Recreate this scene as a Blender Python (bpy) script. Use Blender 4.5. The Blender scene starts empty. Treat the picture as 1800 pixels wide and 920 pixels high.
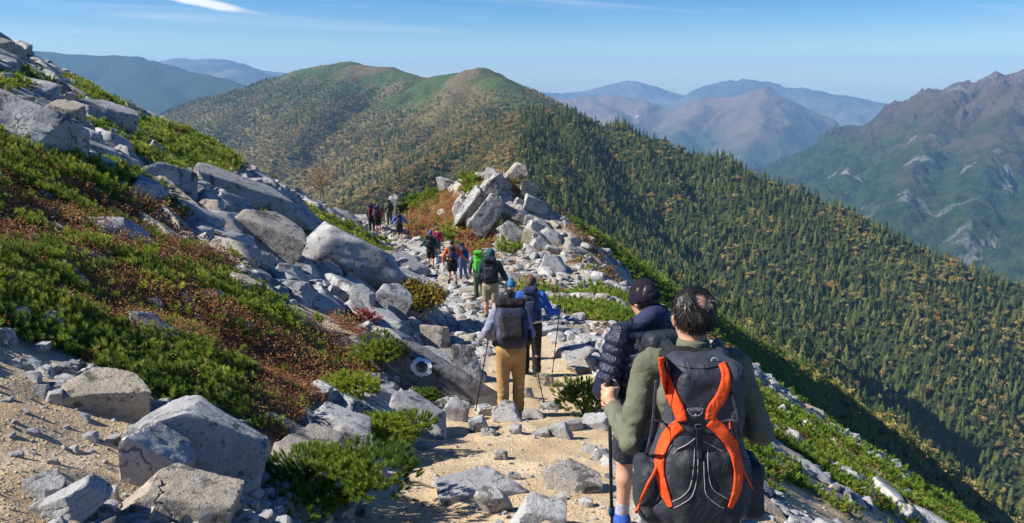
import bpy, bmesh, math, random
import numpy as np
from mathutils import Vector, Matrix, Euler
S = bpy.context.scene
COL = S.collection
R = math.radians

# ------------------------------------------------------------------ camera
FPX, PITCH, CZ = 1386.0, R(13.4), 1.65          # focal length in photo pixels, downward pitch, eye height
cam_d = bpy.data.cameras.new('camera'); cam = bpy.data.objects.new('camera', cam_d); COL.objects.link(cam)
cam_d.sensor_width = 36.0; cam_d.lens = 36.0*FPX/1800.0
cam_d.clip_start = 0.05; cam_d.clip_end = 200000.0
cam.location = (0, 0, CZ); cam.rotation_euler = (R(90)-PITCH, 0, 0)
S.camera = cam

# ------------------------------------------------------------------ sky and sun
SUN_EL, SUN_BACK = R(39), R(6)                  # height, and how far behind the left-hand side
sun_dir = Vector((-math.cos(SUN_EL)*math.cos(SUN_BACK), -math.cos(SUN_EL)*math.sin(SUN_BACK), math.sin(SUN_EL)))
W = bpy.data.worlds.new('World'); S.world = W; W.use_nodes = True
nt = W.node_tree; nt.nodes.clear()
wo = nt.nodes.new('ShaderNodeOutputWorld'); bg = nt.nodes.new('ShaderNodeBackground')
sky = nt.nodes.new('ShaderNodeTexSky'); sky.sky_type = 'NISHITA'; sky.sun_disc = False
sky.sun_elevation = SUN_EL
sky.sun_rotation = math.atan2(sun_dir.x, sun_dir.y)
sky.altitude = 2600; sky.air_density = 1.0; sky.dust_density = 0.25; sky.ozone_density = 2.6
# thin cirrus streaks high in the sky
tc = nt.nodes.new('ShaderNodeTexCoord')
sep = nt.nodes.new('ShaderNodeSeparateXYZ'); nt.links.new(tc.outputs['Generated'], sep.inputs[0])
def wmath(op, a, b=None, clamp=False):
    n = nt.nodes.new('ShaderNodeMath'); n.operation = op; n.use_clamp = clamp
    for i, v in enumerate((a, b)):
        if v is None: continue
        if isinstance(v, (int, float)): n.inputs[i].default_value = v
        else: nt.links.new(v, n.inputs[i])
    return n.outputs[0]
zc_ = wmath('ADD', wmath('MAXIMUM', sep.outputs[2], 0.0), 0.06)
cx_ = wmath('DIVIDE', sep.outputs[0], zc_); cy_ = wmath('DIVIDE', sep.outputs[1], zc_)
comb = nt.nodes.new('ShaderNodeCombineXYZ')
nt.links.new(wmath('MULTIPLY', wmath('ADD', cx_, wmath('MULTIPLY', cy_, 0.55)), 0.16), comb.inputs[0])
nt.links.new(wmath('MULTIPLY', wmath('SUBTRACT', cy_, wmath('MULTIPLY', cx_, 0.55)), 0.75), comb.inputs[1])
nz = nt.nodes.new('ShaderNodeTexNoise'); nz.inputs['Scale'].default_value = 1.15; nz.inputs['Detail'].default_value = 7
nz.inputs['Roughness'].default_value = 0.55; nz.inputs['Distortion'].default_value = 0.6
nt.links.new(comb.outputs[0], nz.inputs['Vector'])
cov = nt.nodes.new('ShaderNodeMapRange'); cov.interpolation_type = 'SMOOTHSTEP'
cov.inputs['From Min'].default_value = 0.50; cov.inputs['From Max'].default_value = 0.86; cov.inputs['To Max'].default_value = 0.55
nt.links.new(nz.outputs['Fac'], cov.inputs['Value'])
mixc = nt.nodes.new('ShaderNodeMix'); mixc.data_type = 'RGBA'
nt.links.new(cov.outputs[0], mixc.inputs['Factor'])
hsv_ = nt.nodes.new('ShaderNodeHueSaturation'); hsv_.inputs['Saturation'].default_value = 1.55; hsv_.inputs['Hue'].default_value = 0.512; nt.links.new(sky.outputs[0], hsv_.inputs['Color']); nt.links.new(hsv_.outputs[0], mixc.inputs['A']); mixc.inputs['B'].default_value = (7.5, 8.2, 9.0, 1)
# one bright wisp of cloud, high on the left
def wdot(v):
    n = nt.nodes.new('ShaderNodeVectorMath'); n.operation = 'DOT_PRODUCT'; nt.links.new(tc.outputs['Generated'], n.inputs[0]); n.inputs[1].default_value = v; return n.outputs['Value']
_cd = Vector(((372-900)/FPX, math.cos(PITCH)+(452/FPX)*math.sin(PITCH), -math.sin(PITCH)+(452/FPX)*math.cos(PITCH))).normalized()
_ca = Vector((_cd.y, -_cd.x, 0)).normalized(); _cb = _ca.cross(_cd); _ca, _cb = (_ca*.985-_cb*.17), (_cb*.985+_ca*.17)
nw = nt.nodes.new('ShaderNodeTexNoise'); nw.inputs['Scale'].default_value = 22; nw.inputs['Detail'].default_value = 6; nt.links.new(tc.outputs['Generated'], nw.inputs['Vector'])
e1 = wmath('POWER', wmath('ABSOLUTE', wmath('DIVIDE', wdot(_ca), 0.062)), 2.0); e2 = wmath('POWER', wmath('ABSOLUTE', wmath('DIVIDE', wdot(_cb), 0.0058)), 2.0)
wf = wmath('MULTIPLY', wmath('SUBTRACT', wmath('ADD', -.15, wmath('MULTIPLY', nw.outputs['Fac'], 1.9)), wmath('ADD', e1, e2)), 1.2, True)
wf = wmath('MULTIPLY', wf, wmath('GREATER_THAN', wdot(_cd), 0.9))
mixw = nt.nodes.new('ShaderNodeMix'); mixw.data_type = 'RGBA'; nt.links.new(wf, mixw.inputs['Factor']); nt.links.new(mixc.outputs['Result'], mixw.inputs['A']); mixw.inputs['B'].default_value = (9, 9.2, 9.4, 1)
nt.links.new(mixw.outputs['Result'], bg.inputs['Color'])
bg.inputs['Strength'].default_value = 0.070
nt.links.new(bg.outputs[0], wo.inputs['Surface'])
sl = bpy.data.lights.new('sun', 'SUN'); sl.energy = 5.0; sl.angle = R(0.53); sl.color = (1.0, 0.95, 0.87)
sun = bpy.data.objects.new('sun', sl); COL.objects.link(sun)
sun.rotation_euler = sun_dir.to_track_quat('Z', 'Y').to_euler()
S.view_settings.view_transform = 'Standard'; S.view_settings.look = 'None'
S.view_settings.gamma = 1.0; S.view_settings.use_curve_mapping = False
S.view_settings.exposure = 0.75
S.render.engine = 'CYCLES'
S.cycles.max_bounces = 6; S.cycles.volume_bounces = 2; S.cycles.transparent_max_bounces = 6
S.cycles.use_denoising = True

# ------------------------------------------------------------------ helpers
CP, SP = math.cos(PITCH), math.sin(PITCH)
def ray(px, py):
    u = (np.asarray(px, float)-900)/FPX; v = (np.asarray(py, float)-460)/FPX
    return np.stack([u, CP-v*SP, -SP-v*CP], -1)
def at(px, py, Y):
    d = ray(px, py); return d*(np.asarray(Y, float)/d[..., 1])[..., None] + np.array([0, 0, CZ])
def proj(P):
    P = np.asarray(P, float); x, y, z = P[..., 0], P[..., 1], P[..., 2]-CZ
    dep = y*CP - z*SP; dn = -y*SP - z*CP
    dep = np.where(np.abs(dep) < 1e-6, 1e-6, dep)
    return 900+FPX*x/dep, 460+FPX*dn/dep, dep

def _hash(ix, iy, iz, seed):
    h = (ix.astype(np.int64)*374761393 + iy.astype(np.int64)*668265263 + iz.astype(np.int64)*2147483647 + seed*1274126177) & 0xffffffff
    h = ((h ^ (h >> 13))*1274126177) & 0xffffffff
    return ((h ^ (h >> 16)) & 0xffff)/65535.0
def noise3(x, y, z, seed=0):
    x, y, z = np.broadcast_arrays(np.asarray(x, float), np.asarray(y, float), np.asarray(z, float))
    ix, iy, iz = np.floor(x), np.floor(y), np.floor(z); fx, fy, fz = x-ix, y-iy, z-iz
    ix, iy, iz = ix.astype(np.int64), iy.astype(np.int64), iz.astype(np.int64)
    fx, fy, fz = [f*f*f*(f*(f*6-15)+10) for f in (fx, fy, fz)]
    r = 0
    for a in (0, 1):
        for b in (0, 1):
            for c in (0, 1):
                r = r + _hash(ix+a, iy+b, iz+c, seed)*(fx if a else 1-fx)*(fy if b else 1-fy)*(fz if c else 1-fz)
    return r*2-1
def noise2(x, y, seed=0):
    x, y = np.broadcast_arrays(np.asarray(x, float), np.asarray(y, float))
    ix, iy = np.floor(x), np.floor(y); fx, fy = x-ix, y-iy
    ix, iy = ix.astype(np.int64), iy.astype(np.int64); zz = np.zeros_like(ix)
    fx, fy = [f*f*f*(f*(f*6-15)+10) for f in (fx, fy)]
    r = 0
    for a in (0, 1):
        for b in (0, 1):
            r = r + _hash(ix+a, iy+b, zz, seed)*(fx if a else 1-fx)*(fy if b else 1-fy)
    return r*2-1
def fbm2(x, y, oct=4, seed=0, gain=0.5):
    r, a, f = 0, 1.0, 1.0
    for o in range(oct):
        r = r + a*noise2(x*f+o*17.3, y*f-o*9.1, seed+o); a *= gain; f *= 2.03
    return r
def ridged(x, y, oct=4, seed=0):
    r, a, f, n = 0, 1.0, 1.0, 0
    for o in range(oct):
        r = r + a*(1-2*np.abs(noise2(x*f+o*31.7, y*f+o*5.3, seed+o))); n += a; a *= 0.5; f *= 2.07
    return r/n
def sstep(a, b, x):
    t = np.clip((np.asarray(x, float)-a)/(b-a), 0, 1); return t*t*(3-2*t)
def inpoly(px, py, poly):
    px, py = np.asarray(px, float), np.asarray(py, float); r = np.zeros(px.shape, bool); n = len(poly)
    for i in range(n):
        x0, y0 = poly[i]; x1, y1 = poly[(i+1) % n]
        if y0 == y1: continue
        c = ((y0 > py) != (y1 > py)) & (px < (x1-x0)*(py-y0)/(y1-y0)+x0); r ^= c
    return r

def mesh_np(name, V, F, smooth=True):
    V = np.asarray(V, np.float32); F = np.asarray(F, np.int32); k = F.shape[1]
    me = bpy.data.meshes.new(name)
    me.vertices.add(len(V)); me.vertices.foreach_set('co', V.ravel())
    me.loops.add(F.size); me.loops.foreach_set('vertex_index', F.ravel())
    me.polygons.add(len(F)); me.polygons.foreach_set('loop_start', np.arange(len(F), dtype=np.int32)*k)
    if smooth: me.polygons.foreach_set('use_smooth', np.ones(len(F), bool))
    me.update(calc_edges=True)
    return me
def link(name, me, mats=(), parent=None, loc=None):
    o = bpy.data.objects.new(name, me); COL.objects.link(o)
    if me is not None and not len(me.materials):
        for m in (mats if isinstance(mats, (list, tuple)) else [mats]): me.materials.append(m)
    if parent is not None: o.parent = parent
    if loc is not None: o.location = loc
    return o
def tag(o, label=None, cat=None, group=None, kind=None):
    for k, v in (('label', label), ('category', cat), ('group', group), ('kind', kind)):
        if v: o[k] = v
    return o
def empty(name, loc, rz=0):
    o = bpy.data.objects.new(name, None); COL.objects.link(o); o.empty_display_size = 0.1
    o.location = loc; o.rotation_euler = (0, 0, rz); return o

# ------------------------------------------------------------------ node material helpers
class NT:
    def __init__(s, name):
        s.m = bpy.data.materials.new(name); s.m.use_nodes = True; s.t = s.m.node_tree; s.t.nodes.clear()
        s.out = s.t.nodes.new('ShaderNodeOutputMaterial'); s.b = s.t.nodes.new('ShaderNodeBsdfPrincipled')
        s.t.links.new(s.b.outputs[0], s.out.inputs['Surface'])
    def n(s, typ, **kw):
        n = s.t.nodes.new(typ)
        for k, v in kw.items(): setattr(n, k, v)
        return n
    def put(s, sock, v):
        if v is None: return
        if hasattr(v, 'is_output') or hasattr(v, 'node'): s.t.links.new(v, sock)
        elif isinstance(v, (tuple, list)) and sock.type == 'RGBA': sock.default_value = tuple(v)+((1,) if len(v) == 3 else ())
        else: sock.default_value = v
    def coord(s, kind='Object', scale=None, rot=None):
        c = s.n('ShaderNodeTexCoord').outputs[kind]
        if scale is not None or rot is not None:
            mp = s.n('ShaderNodeMapping'); s.t.links.new(c, mp.inputs[0])
            if scale is not None: mp.inputs['Scale'].default_value = (scale,)*3 if not isinstance(scale, (tuple, list)) else scale
            if rot is not None: mp.inputs['Rotation'].default_value = rot
            c = mp.outputs[0]
        return c
    def pos(s): return s.n('ShaderNodeNewGeometry').outputs['Position']
    def noise(s, vec, scale, detail=4, rough=0.55, dist=0.0):
        n = s.n('ShaderNodeTexNoise'); s.put(n.inputs['Vector'], vec); n.inputs['Scale'].default_value = scale
        n.inputs['Detail'].default_value = detail; n.inputs['Roughness'].default_value = rough; n.inputs['Distortion'].default_value = dist
        return n.outputs['Fac']
    def vor(s, vec, scale, feature='F1', out='Distance', rnd=1.0):
        n = s.n('ShaderNodeTexVoronoi', feature=feature); s.put(n.inputs['Vector'], vec); n.inputs['Scale'].default_value = scale
        n.inputs['Randomness'].default_value = rnd
        return n.outputs[out]
    def ramp(s, fac, stops, interp='LINEAR'):
        n = s.n('ShaderNodeValToRGB'); n.color_ramp.interpolation = interp; e = n.color_ramp.elements
        while len(e) < len(stops): e.new(0.5)
        for el, (p, c) in zip(e, stops):
            el.position = p; el.color = tuple(c)+((1,) if len(c) == 3 else ()) if not isinstance(c, (int, float)) else (c, c, c, 1)
        s.put(n.inputs[0], fac); return n.outputs[0]
    def rng(s, v, a, b, c=0.0, d=1.0):
        n = s.n('ShaderNodeMapRange'); n.interpolation_type = 'SMOOTHSTEP'
        s.put(n.inputs[0], v)
        for i, k in enumerate((a, b, c, d)): n.inputs[i+1].default_value = k
        return n.outputs[0]
    def mix(s, f, a, b, mode='MIX'):
        n = s.n('ShaderNodeMix', data_type='RGBA', blend_type=mode); s.put(n.inputs['Factor'], f); s.put(n.inputs['A'], a); s.put(n.inputs['B'], b)
        return n.outputs['Result']
    def math(s, op, a, b=None, clamp=False):
        n = s.n('ShaderNodeMath', operation=op, use_clamp=clamp); s.put(n.inputs[0], a)
        if b is not None: s.put(n.inputs[1], b)
        return n.outputs[0]
    def attr(s, name, typ='GEOMETRY', out='Fac'):
        n = s.n('ShaderNodeAttribute', attribute_name=name, attribute_type=typ); return n.outputs[out]
    def rnd(s): return s.n('ShaderNodeObjectInfo').outputs['Random']
    def hsv(s, col, h=0.5, sat=1.0, v=1.0):
        n = s.n('ShaderNodeHueSaturation'); s.put(n.inputs['Color'], col); s.put(n.inputs['Hue'], h); s.put(n.inputs['Saturation'], sat); s.put(n.inputs['Value'], v)
        return n.outputs[0]
    def bump(s, h, strength=0.5, dist=0.02, normal=None):
        n = s.n('ShaderNodeBump'); n.inputs['Strength'].default_value = strength; n.inputs['Distance'].default_value = dist
        s.put(n.inputs['Height'], h); s.put(n.inputs['Normal'], normal); s.t.links.new(n.outputs[0], s.b.inputs['Normal']); return n.outputs[0]
    def fin(s, col=None, rough=0.8, spec=0.3, **kw):
        s.put(s.b.inputs['Base Color'], col); s.put(s.b.inputs['Roughness'], rough); s.b.inputs['Specular IOR Level'].default_value = spec
        for k, v in kw.items(): s.put(s.b.inputs[k.replace('_', ' ')], v)
        return s.m
# ------------------------------------------------------------------ the near hillside (heights in metres, camera foot at 0)
_tY = np.array([-12, 0, 2.85, 4.5, 5.2, 9.8, 18.3, 30, 34, 45, 49, 60, 80, 130, 200.])
_tX = np.array([0.3, 0.1, 0.35, 0.15, 0.1, 0.0, -0.5, -2.3, -3.4, -6.5, -8.6, -14, -24, -50, -90.])
_tZ = np.array([0.6, -1.65, -2.38, -2.82, -3.0, -4.22, -5.6, -7.68, -7.95, -8.7, -8.7, -11.2, -18, -38, -70.]) + CZ - .0144*_tY
_wR = np.array([1.6, 1.5, 1.3, 1.25, 1.25, 1.5, 2.6, 5.6, 7.0, 8.5, 9.0, 9, 9, 9, 9.])
_wL = np.array([.7, .7, .8, .9, .9, .7, .9, 1.0, 1, 1, 1, 1, 1, 1, 1.])
def _pchip(xs, ys):
    xs, ys = np.asarray(xs, float), np.asarray(ys, float); h = np.diff(xs); d = np.diff(ys)/h; m = np.zeros_like(ys)
    m[0], m[-1] = d[0], d[-1]
    for i in range(1, len(xs)-1):
        m[i] = 0 if d[i-1]*d[i] <= 0 else (h[i-1]+h[i])*3/((2*h[i]+h[i-1])/d[i-1]+(h[i]+2*h[i-1])/d[i])
    def f(x):
        x = np.clip(np.asarray(x, float), xs[0], xs[-1]); i = np.clip(np.searchsorted(xs, x)-1, 0, len(xs)-2)
        t = (x-xs[i])/h[i]
        return ys[i]*(1+2*t)*(1-t)**2 + h[i]*m[i]*t*(1-t)**2 + ys[i+1]*t*t*(3-2*t) + h[i]*m[i+1]*t*t*(t-1)
    return f
tX, tZ, wR, wL = _pchip(_tY, _tX), _pchip(_tY, _tZ), _pchip(_tY, _wR), _pchip(_tY, _wL)

def poly_dist(X, Y, P):
    """nearest distance to a 3-D polyline seen from above, the crest height there, and the arc length"""
    best = np.full(X.shape, 1e18); bz = np.zeros(X.shape); bs = np.zeros(X.shape); acc = 0.0; side = np.zeros(X.shape)
    for a, b in zip(P[:-1], P[1:]):
        dx, dy = b[0]-a[0], b[1]-a[1]; L2 = dx*dx+dy*dy; L = math.sqrt(L2)
        t = np.clip(((X-a[0])*dx+(Y-a[1])*dy)/L2, 0, 1)
        d2 = (X-a[0]-t*dx)**2+(Y-a[1]-t*dy)**2
        m = d2 < best
        best = np.where(m, d2, best); bz = np.where(m, a[2]+t*(b[2]-a[2]), bz); bs = np.where(m, acc+t*L, bs)
        side = np.where(m, dx*(Y-a[1])-dy*(X-a[0]), side); acc += L
    return np.sqrt(best), bz, bs, side

KNOLL = at(*np.array([(735, 352, 57), (765, 338, 56), (815, 322, 52), (855, 308, 48), (890, 300, 46), (925, 338, 45), (965, 372, 44), (1010, 410, 43)]).T)
SPUR2 = at(*np.array([(1000, 396, 75), (1035, 418, 85), (1190, 517, 118), (1300, 580, 140), (1425, 650, 180), (1520, 722, 215), (1600, 775, 250), (1700, 850, 280)]).T)
def smax(a, b, k):
    h = np.clip(0.5+0.5*(a-b)/k, 0, 1); return b*(1-h)+a*h+k*h*(1-h)
def gz(X, Y, fine=True):
    X, Y = np.asarray(X, float), np.asarray(Y, float)
    d = X-tX(Y); zt = tZ(Y)
    r = np.maximum(-d-wL(Y), 0)
    left = 0.555*(np.sqrt(r*r+.25)-.5+.18*sstep(0, 1.2, r)) - 0.0011*r*r - .15*np.minimum(r, 3.0)*sstep(6.0, 3.2, Y)
    rr = np.maximum(d-wR(Y), 0)
    tr = 0.60+0.10*sstep(5, 40, Y)
    right = tr*(np.sqrt(rr*rr+0.6)-math.sqrt(0.6)) + 0.0012*rr*rr*sstep(0, 60, rr)
    z = zt+np.where(d < 0, left, -right)
    # spoil between trail and right shoulder sinks a little outwards
    z = z - 0.05*np.clip(d, 0, wR(Y))
    # the rocky knoll beside the trail
    dk, zk, sk, _ = poly_dist(X, Y, KNOLL)
    z = smax(zk - 1.05*(np.sqrt(dk*dk+.3)-.55), z, 0.6)
    dk, zk, sk, sd = poly_dist(X, Y, SPUR2)
    z = smax(zk - np.where(sd < 0, .92, .75)*(np.sqrt(dk*dk+9)-3), z, 1.5)
    if fine:
        far = np.clip(np.hypot(X, Y)/30, 0.25, 2.5)
        onp = np.exp(-(np.clip(np.abs(d-0.1)-.6, 0, 9)/.8)**2)
        z = z + (fbm2(X*.35, Y*.35, 3, 3)*.22*far + fbm2(X*1.3, Y*1.3, 3, 9)*.07)*(1-.75*onp) + fbm2(X*4.1, Y*4.1, 3, 21)*.018 + .022*onp*ridged(X*1.9, Y*1.9, 3, 23)*sstep(40, 20, Y)
    return z
def hit(px, py, tmax=400.0):
    """where the line of sight through a photo pixel meets the hillside"""
    d = ray(px, py); d = d/np.linalg.norm(d)
    ts = np.geomspace(1.2, tmax, 900); P = ts[:, None]*d+np.array([0, 0, CZ])
    below = P[:, 2] < gz(P[:, 0], P[:, 1])
    if not below.any(): return None
    i = int(np.argmax(below)); a, b = ts[max(i-1, 0)], ts[i]
    for _ in range(18):
        m = (a+b)/2; p = m*d+np.array([0, 0, CZ])
        if p[2] < gz(p[0], p[1]): b = m
        else: a = m
    return b*d+np.array([0, 0, CZ])
def gnormal(x, y, e=0.25):
    n = np.array([-(gz(x+e, y, False)-gz(x-e, y, False))/(2*e), -(gz(x, y+e, False)-gz(x, y-e, False))/(2*e), 1.0])
    return Vector(n).normalized()

# surface kinds on the hillside, outlined where the photograph shows them
G_GREEN = [[(-80, 235), (0, 250), (130, 272), (250, 315), (335, 375), (330, 398), (200, 388), (100, 352), (0, 338), (-80, 330)],
 [(-80, 380), (0, 385), (150, 425), (330, 455), (470, 525), (560, 575), (610, 640), (560, 730), (480, 760), (420, 705), (300, 690), (230, 660), (160, 610), (60, 560), (0, 525), (-80, 510)],
 [(-60, 525), (0, 520), (60, 545), (230, 610), (240, 655), (120, 618), (0, 590), (-60, 585)],
 [(150, 220), (270, 212), (390, 255), (420, 290), (395, 330), (330, 318), (240, 280)], [(90, 138), (150, 150), (225, 195), (240, 212), (150, 190)],
 [(-40, 130), (70, 140), (90, 160), (0, 165), (-40, 165)], [(420, 358), (470, 375), (545, 405), (535, 418), (450, 388)], [(520, 365), (600, 395), (700, 450), (680, 462), (590, 425)],
 [(430, 282), (500, 305), (620, 358), (640, 380), (560, 350), (460, 305)],
 [(690, 345), (770, 333), (800, 350), (760, 390), (700, 375)], [(870, 400), (905, 395), (915, 440), (880, 450)], [(815, 305), (850, 295), (845, 335), (812, 345)], [(780, 400), (830, 390), (800, 430), (770, 425)]]
G_RED = [[(-80, 330), (0, 335), (110, 355), (300, 405), (450, 470), (440, 500), (300, 455), (120, 415), (0, 388), (-80, 380)],
 [(430, 600), (560, 575), (640, 640), (620, 690), (520, 770), (470, 760)], [(540, 555), (660, 560), (650, 585), (570, 590)],
 [(700, 380), (800, 335), (805, 380), (770, 430), (720, 420)], [(810, 385), (850, 370), (870, 420), (850, 450), (800, 440)]]
G_SAND = [[(-200, 590), (0, 600), (120, 635), (210, 690), (330, 850), (420, 930), (-200, 960)],
 [(640, 960), (700, 770), (800, 730), (860, 640), (900, 560), (960, 600), (1060, 690), (1090, 760), (1130, 960)],  [(1310, 820), (1340, 815), (1480, 880), (1640, 960), (1400, 960)], [(440, 505), (560, 520), (660, 560), (640, 575), (540, 555), (470, 535)], [(580, 590), (680, 600), (700, 640), (620, 630)]]
def kinds(X, Y, Z):
    px, py, dep = proj(np.stack([X, Y, Z], -1))
    jx = px+fbm2(X*1.1, Y*1.1, 3, 71)*900/np.maximum(dep, 2)*.35; jy = py+fbm2(X*1.1+50, Y*1.1, 3, 72)*700/np.maximum(dep, 2)*.35
    g = np.zeros(X.shape); r = np.zeros(X.shape); s = np.zeros(X.shape)
    for P in G_GREEN: g = np.maximum(g, inpoly(jx, jy, P))
    for P in G_RED: r = np.maximum(r, inpoly(jx, jy, P))
    for P in G_SAND: s = np.maximum(s, inpoly(jx, jy, P))
    # the falling right-hand slope: mats of dwarf pine combed along the fall line, with stony gaps
    d = X-tX(Y)-wR(Y)
    al, ac = (X*.79-Y*.61), (X*.61+Y*.79)           # along and across the fall streaks
    st = fbm2(al*.06, ac*.33, 4, 41)+.35*fbm2(al*.2, ac*1.2, 3, 43)
    right = np.maximum(sstep(.2, 1.2, d)*sstep(8, 11, Y+X*.6), sstep(1.9, 2.6, X-tX(Y))*sstep(14, 17, Y))
    gr = right*(st > -.24+1.1*np.exp(-((ac-15.4-.06*al)/1.1)**2)+.8*np.exp(-((ac-12.1)/.7)**2)+.7*np.exp(-((ac-22.)/1.3)**2)+.9*np.exp(-((ac-29.)/1.6)**2)+1.2*sstep(27, 36, Y)*sstep(62, 52, Y)*sstep(13, 7, X))
    g = np.maximum(g, gr*(r < .5)); r = np.maximum(r, right*(st < -.18)*(st > -.30)*(g < .5)*.8)
    spur = (poly_dist(X, Y, SPUR2)[0] < 60)*(Y > 62+0*X)*(X > 6)
    g = np.maximum(g, spur*1.0)
    # red-leaved patches inside the big mat
    redp = (fbm2(X*.9, Y*.9, 3, 55)+.3*fbm2(X*3, Y*3, 2, 56)) > .20
    swap = (g > .5)*redp*(d < 0)*(dep < 14)
    r = np.maximum(r, swap); g = np.where(swap > 0, 0, g)
    g = np.where(s > .5, 0, g); r = np.where(s > .5, 0, r)
    return g, r, s, px, py, dep

def grid_mesh(name, xs, ys, zf, mat, attrs=None):
    X, Y = np.meshgrid(xs, ys); Z = zf(X, Y); V = np.stack([X, Y, Z], -1).reshape(-1, 3)
    nx, ny = len(xs), len(ys); i = (np.arange(ny-1)[:, None]*nx+np.arange(nx-1)[None, :]).ravel()
    me = mesh_np(name, V, np.stack([i, i+1, i+1+nx, i+nx], 1))
    if attrs:
        for k, v in attrs(X, Y, Z).items():
            a = me.attributes.new(k, 'FLOAT', 'POINT'); a.data.foreach_set('value', np.asarray(v, np.float32).ravel())
    return link(name, me, mat)

def mat_ground():
    m = NT('hillside_ground'); p = m.pos()
    n1 = m.noise(p, 1.3, 6); n2 = m.noise(p, 14, 5, .65); n3 = m.noise(p, 90, 3, .6)
    sand = m.mix(m.rng(n1, .35, .65), (.51, .37, .215), (.61, .48, .315)); sand = m.mix(m.rng(n2, .45, .7, 0, .6), sand, (.44, .31, .18))
    grit = m.vor(p, 26, out='Color'); gd = m.vor(p, 26)
    sand = m.mix(m.rng(gd, .28, .16, 0, .5), sand, m.mix(m.rng(m.noise(p, 30), .4, .6), (.60, .52, .42), (.42, .30, .18)))
    gravel = m.mix(m.rng(n2, .4, .62), (.34, .31, .27), (.46, .40, .31)); gravel = m.mix(m.rng(n3, .55, .7, 0, .7), gravel, (.18, .16, .14))
    green = m.mix(n2, (.035, .06, .015), (.07, .11, .022)); red = m.mix(n2, (.10, .045, .025), (.16, .09, .04))
    c = m.mix(m.attr('sand'), gravel, sand); c = m.mix(m.attr('green'), c, green); c = m.mix(m.attr('red'), c, red)
    h = m.math('ADD', m.math('MULTIPLY', n3, .25), m.math('ADD', m.math('MULTIPLY', m.rng(gd, .35, .0), .5), n2))
    m.bump(h, .8, .03); return m.fin(c, .95, .15)
M_GROUND = mat_ground()
def near_attrs(X, Y, Z):
    g, r, s, *_ = kinds(X, Y, Z); return {'green': g, 'red': r, 'sand': s}
def stretch(lo, hi, n, c=0.0, k=6.0):
    a, b = np.arcsinh((lo-c)/k), np.arcsinh((hi-c)/k); return c+k*np.sinh(np.linspace(a, b, n))
def canopy(X, Y): return .06+.10*np.clip(.5+.9*fbm2(X*1.5, Y*1.5, 3, 61), 0, 1)
def ground_z(X, Y):
    Z = gz(X, Y); g, r, s, *_ = kinds(X, Y, Z)
    return Z+canopy(X, Y)*(.45*g+.25*r)
ground = grid_mesh('hillside_ground', stretch(-110, 240, 520, 0, 4.0), stretch(-9, 330, 520, 3, 7.0), ground_z, M_GROUND, near_attrs)
tag(ground, kind='structure')
# ------------------------------------------------------------------ mountains: crests with spurs and gullies
def crest(*p): return at(*np.array(p, float).T)
def tents(X, Y, lines, k, base, want=False):
    z = np.full(X.shape, base, float); gw = np.zeros(X.shape)
    for ln in lines:
        d, zc, s, side = poly_dist(X, Y, ln['p'])
        lam = ln.get('lam', 120.); g = ln.get('gully', .12); seed = ln.get('seed', 1)
        wob = noise2(X/lam*.7, Y/lam*.7, seed+5)*.55
        gul = ridged(s/lam+wob, d/(lam*4.5), 4, seed)
        sl = np.where(side > 0, ln.get('sl', .6), ln.get('sr', .6))
        rd = ln.get('round', 8.); dd = np.sqrt(d*d+rd*rd)-rd
        h = zc - sl*dd + g*np.minimum(dd, ln.get('gmax', 250.))*gul + ln.get('rough', 3.)*fbm2(X/lam*2.2, Y/lam*2.2, 4, seed+9)*sstep(0, lam*.4, dd)
        gw = np.where(h > z, gul, gw); z = smax(h, z, k)
    return (z, gw) if want else z
RIDGE = [dict(p=crest((880, 225, 930), (905, 207, 985), (950, 198, 1030), (1010, 207, 1020), (1100, 232, 1000), (1240, 278, 960), (1400, 337, 900), (1500, 382, 870), (1650, 452, 830), (1800, 506, 790), (2000, 570, 750), (2300, 650, 720)),
              sl=.75, sr=.80, lam=95, gully=.24, gmax=320, seed=3, round=6, rough=4),
         dict(p=crest((950, 198, 1030), (912, 212, 930), (904, 250, 800), (900, 300, 640), (890, 345, 500), (870, 380, 380)), sl=.66, sr=.66, lam=90, gully=.13, seed=5, round=8),
         dict(p=crest((1090, 222, 1000), (1180, 330, 870), (1300, 450, 770), (1450, 600, 660), (1560, 760, 560)), sl=.98, sr=.56, lam=80, gully=.20, seed=8, round=12),
         dict(p=crest((1270, 278, 945), (1400, 390, 820), (1560, 540, 720), (1700, 680, 640), (1850, 830, 580)), sl=1.0, sr=.56, lam=80, gully=.20, seed=12, round=12),
         dict(p=crest((1480, 365, 872), (1620, 490, 770), (1750, 610, 700), (1900, 760, 640)), sl=1.0, sr=.56, lam=80, gully=.20, seed=16, round=12),
         dict(p=crest((1000, 195, 1020), (1010, 300, 820), (1060, 400, 660), (1140, 480, 560)), sl=.95, sr=.55, lam=80, gully=.20, seed=18, round=12),
         dict(p=crest((905, 197, 985), (850, 240, 930), (770, 280, 850), (690, 325, 760), (620, 370, 650)), sl=.6, sr=.6, lam=90, gully=.13, seed=22, round=14)]
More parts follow.
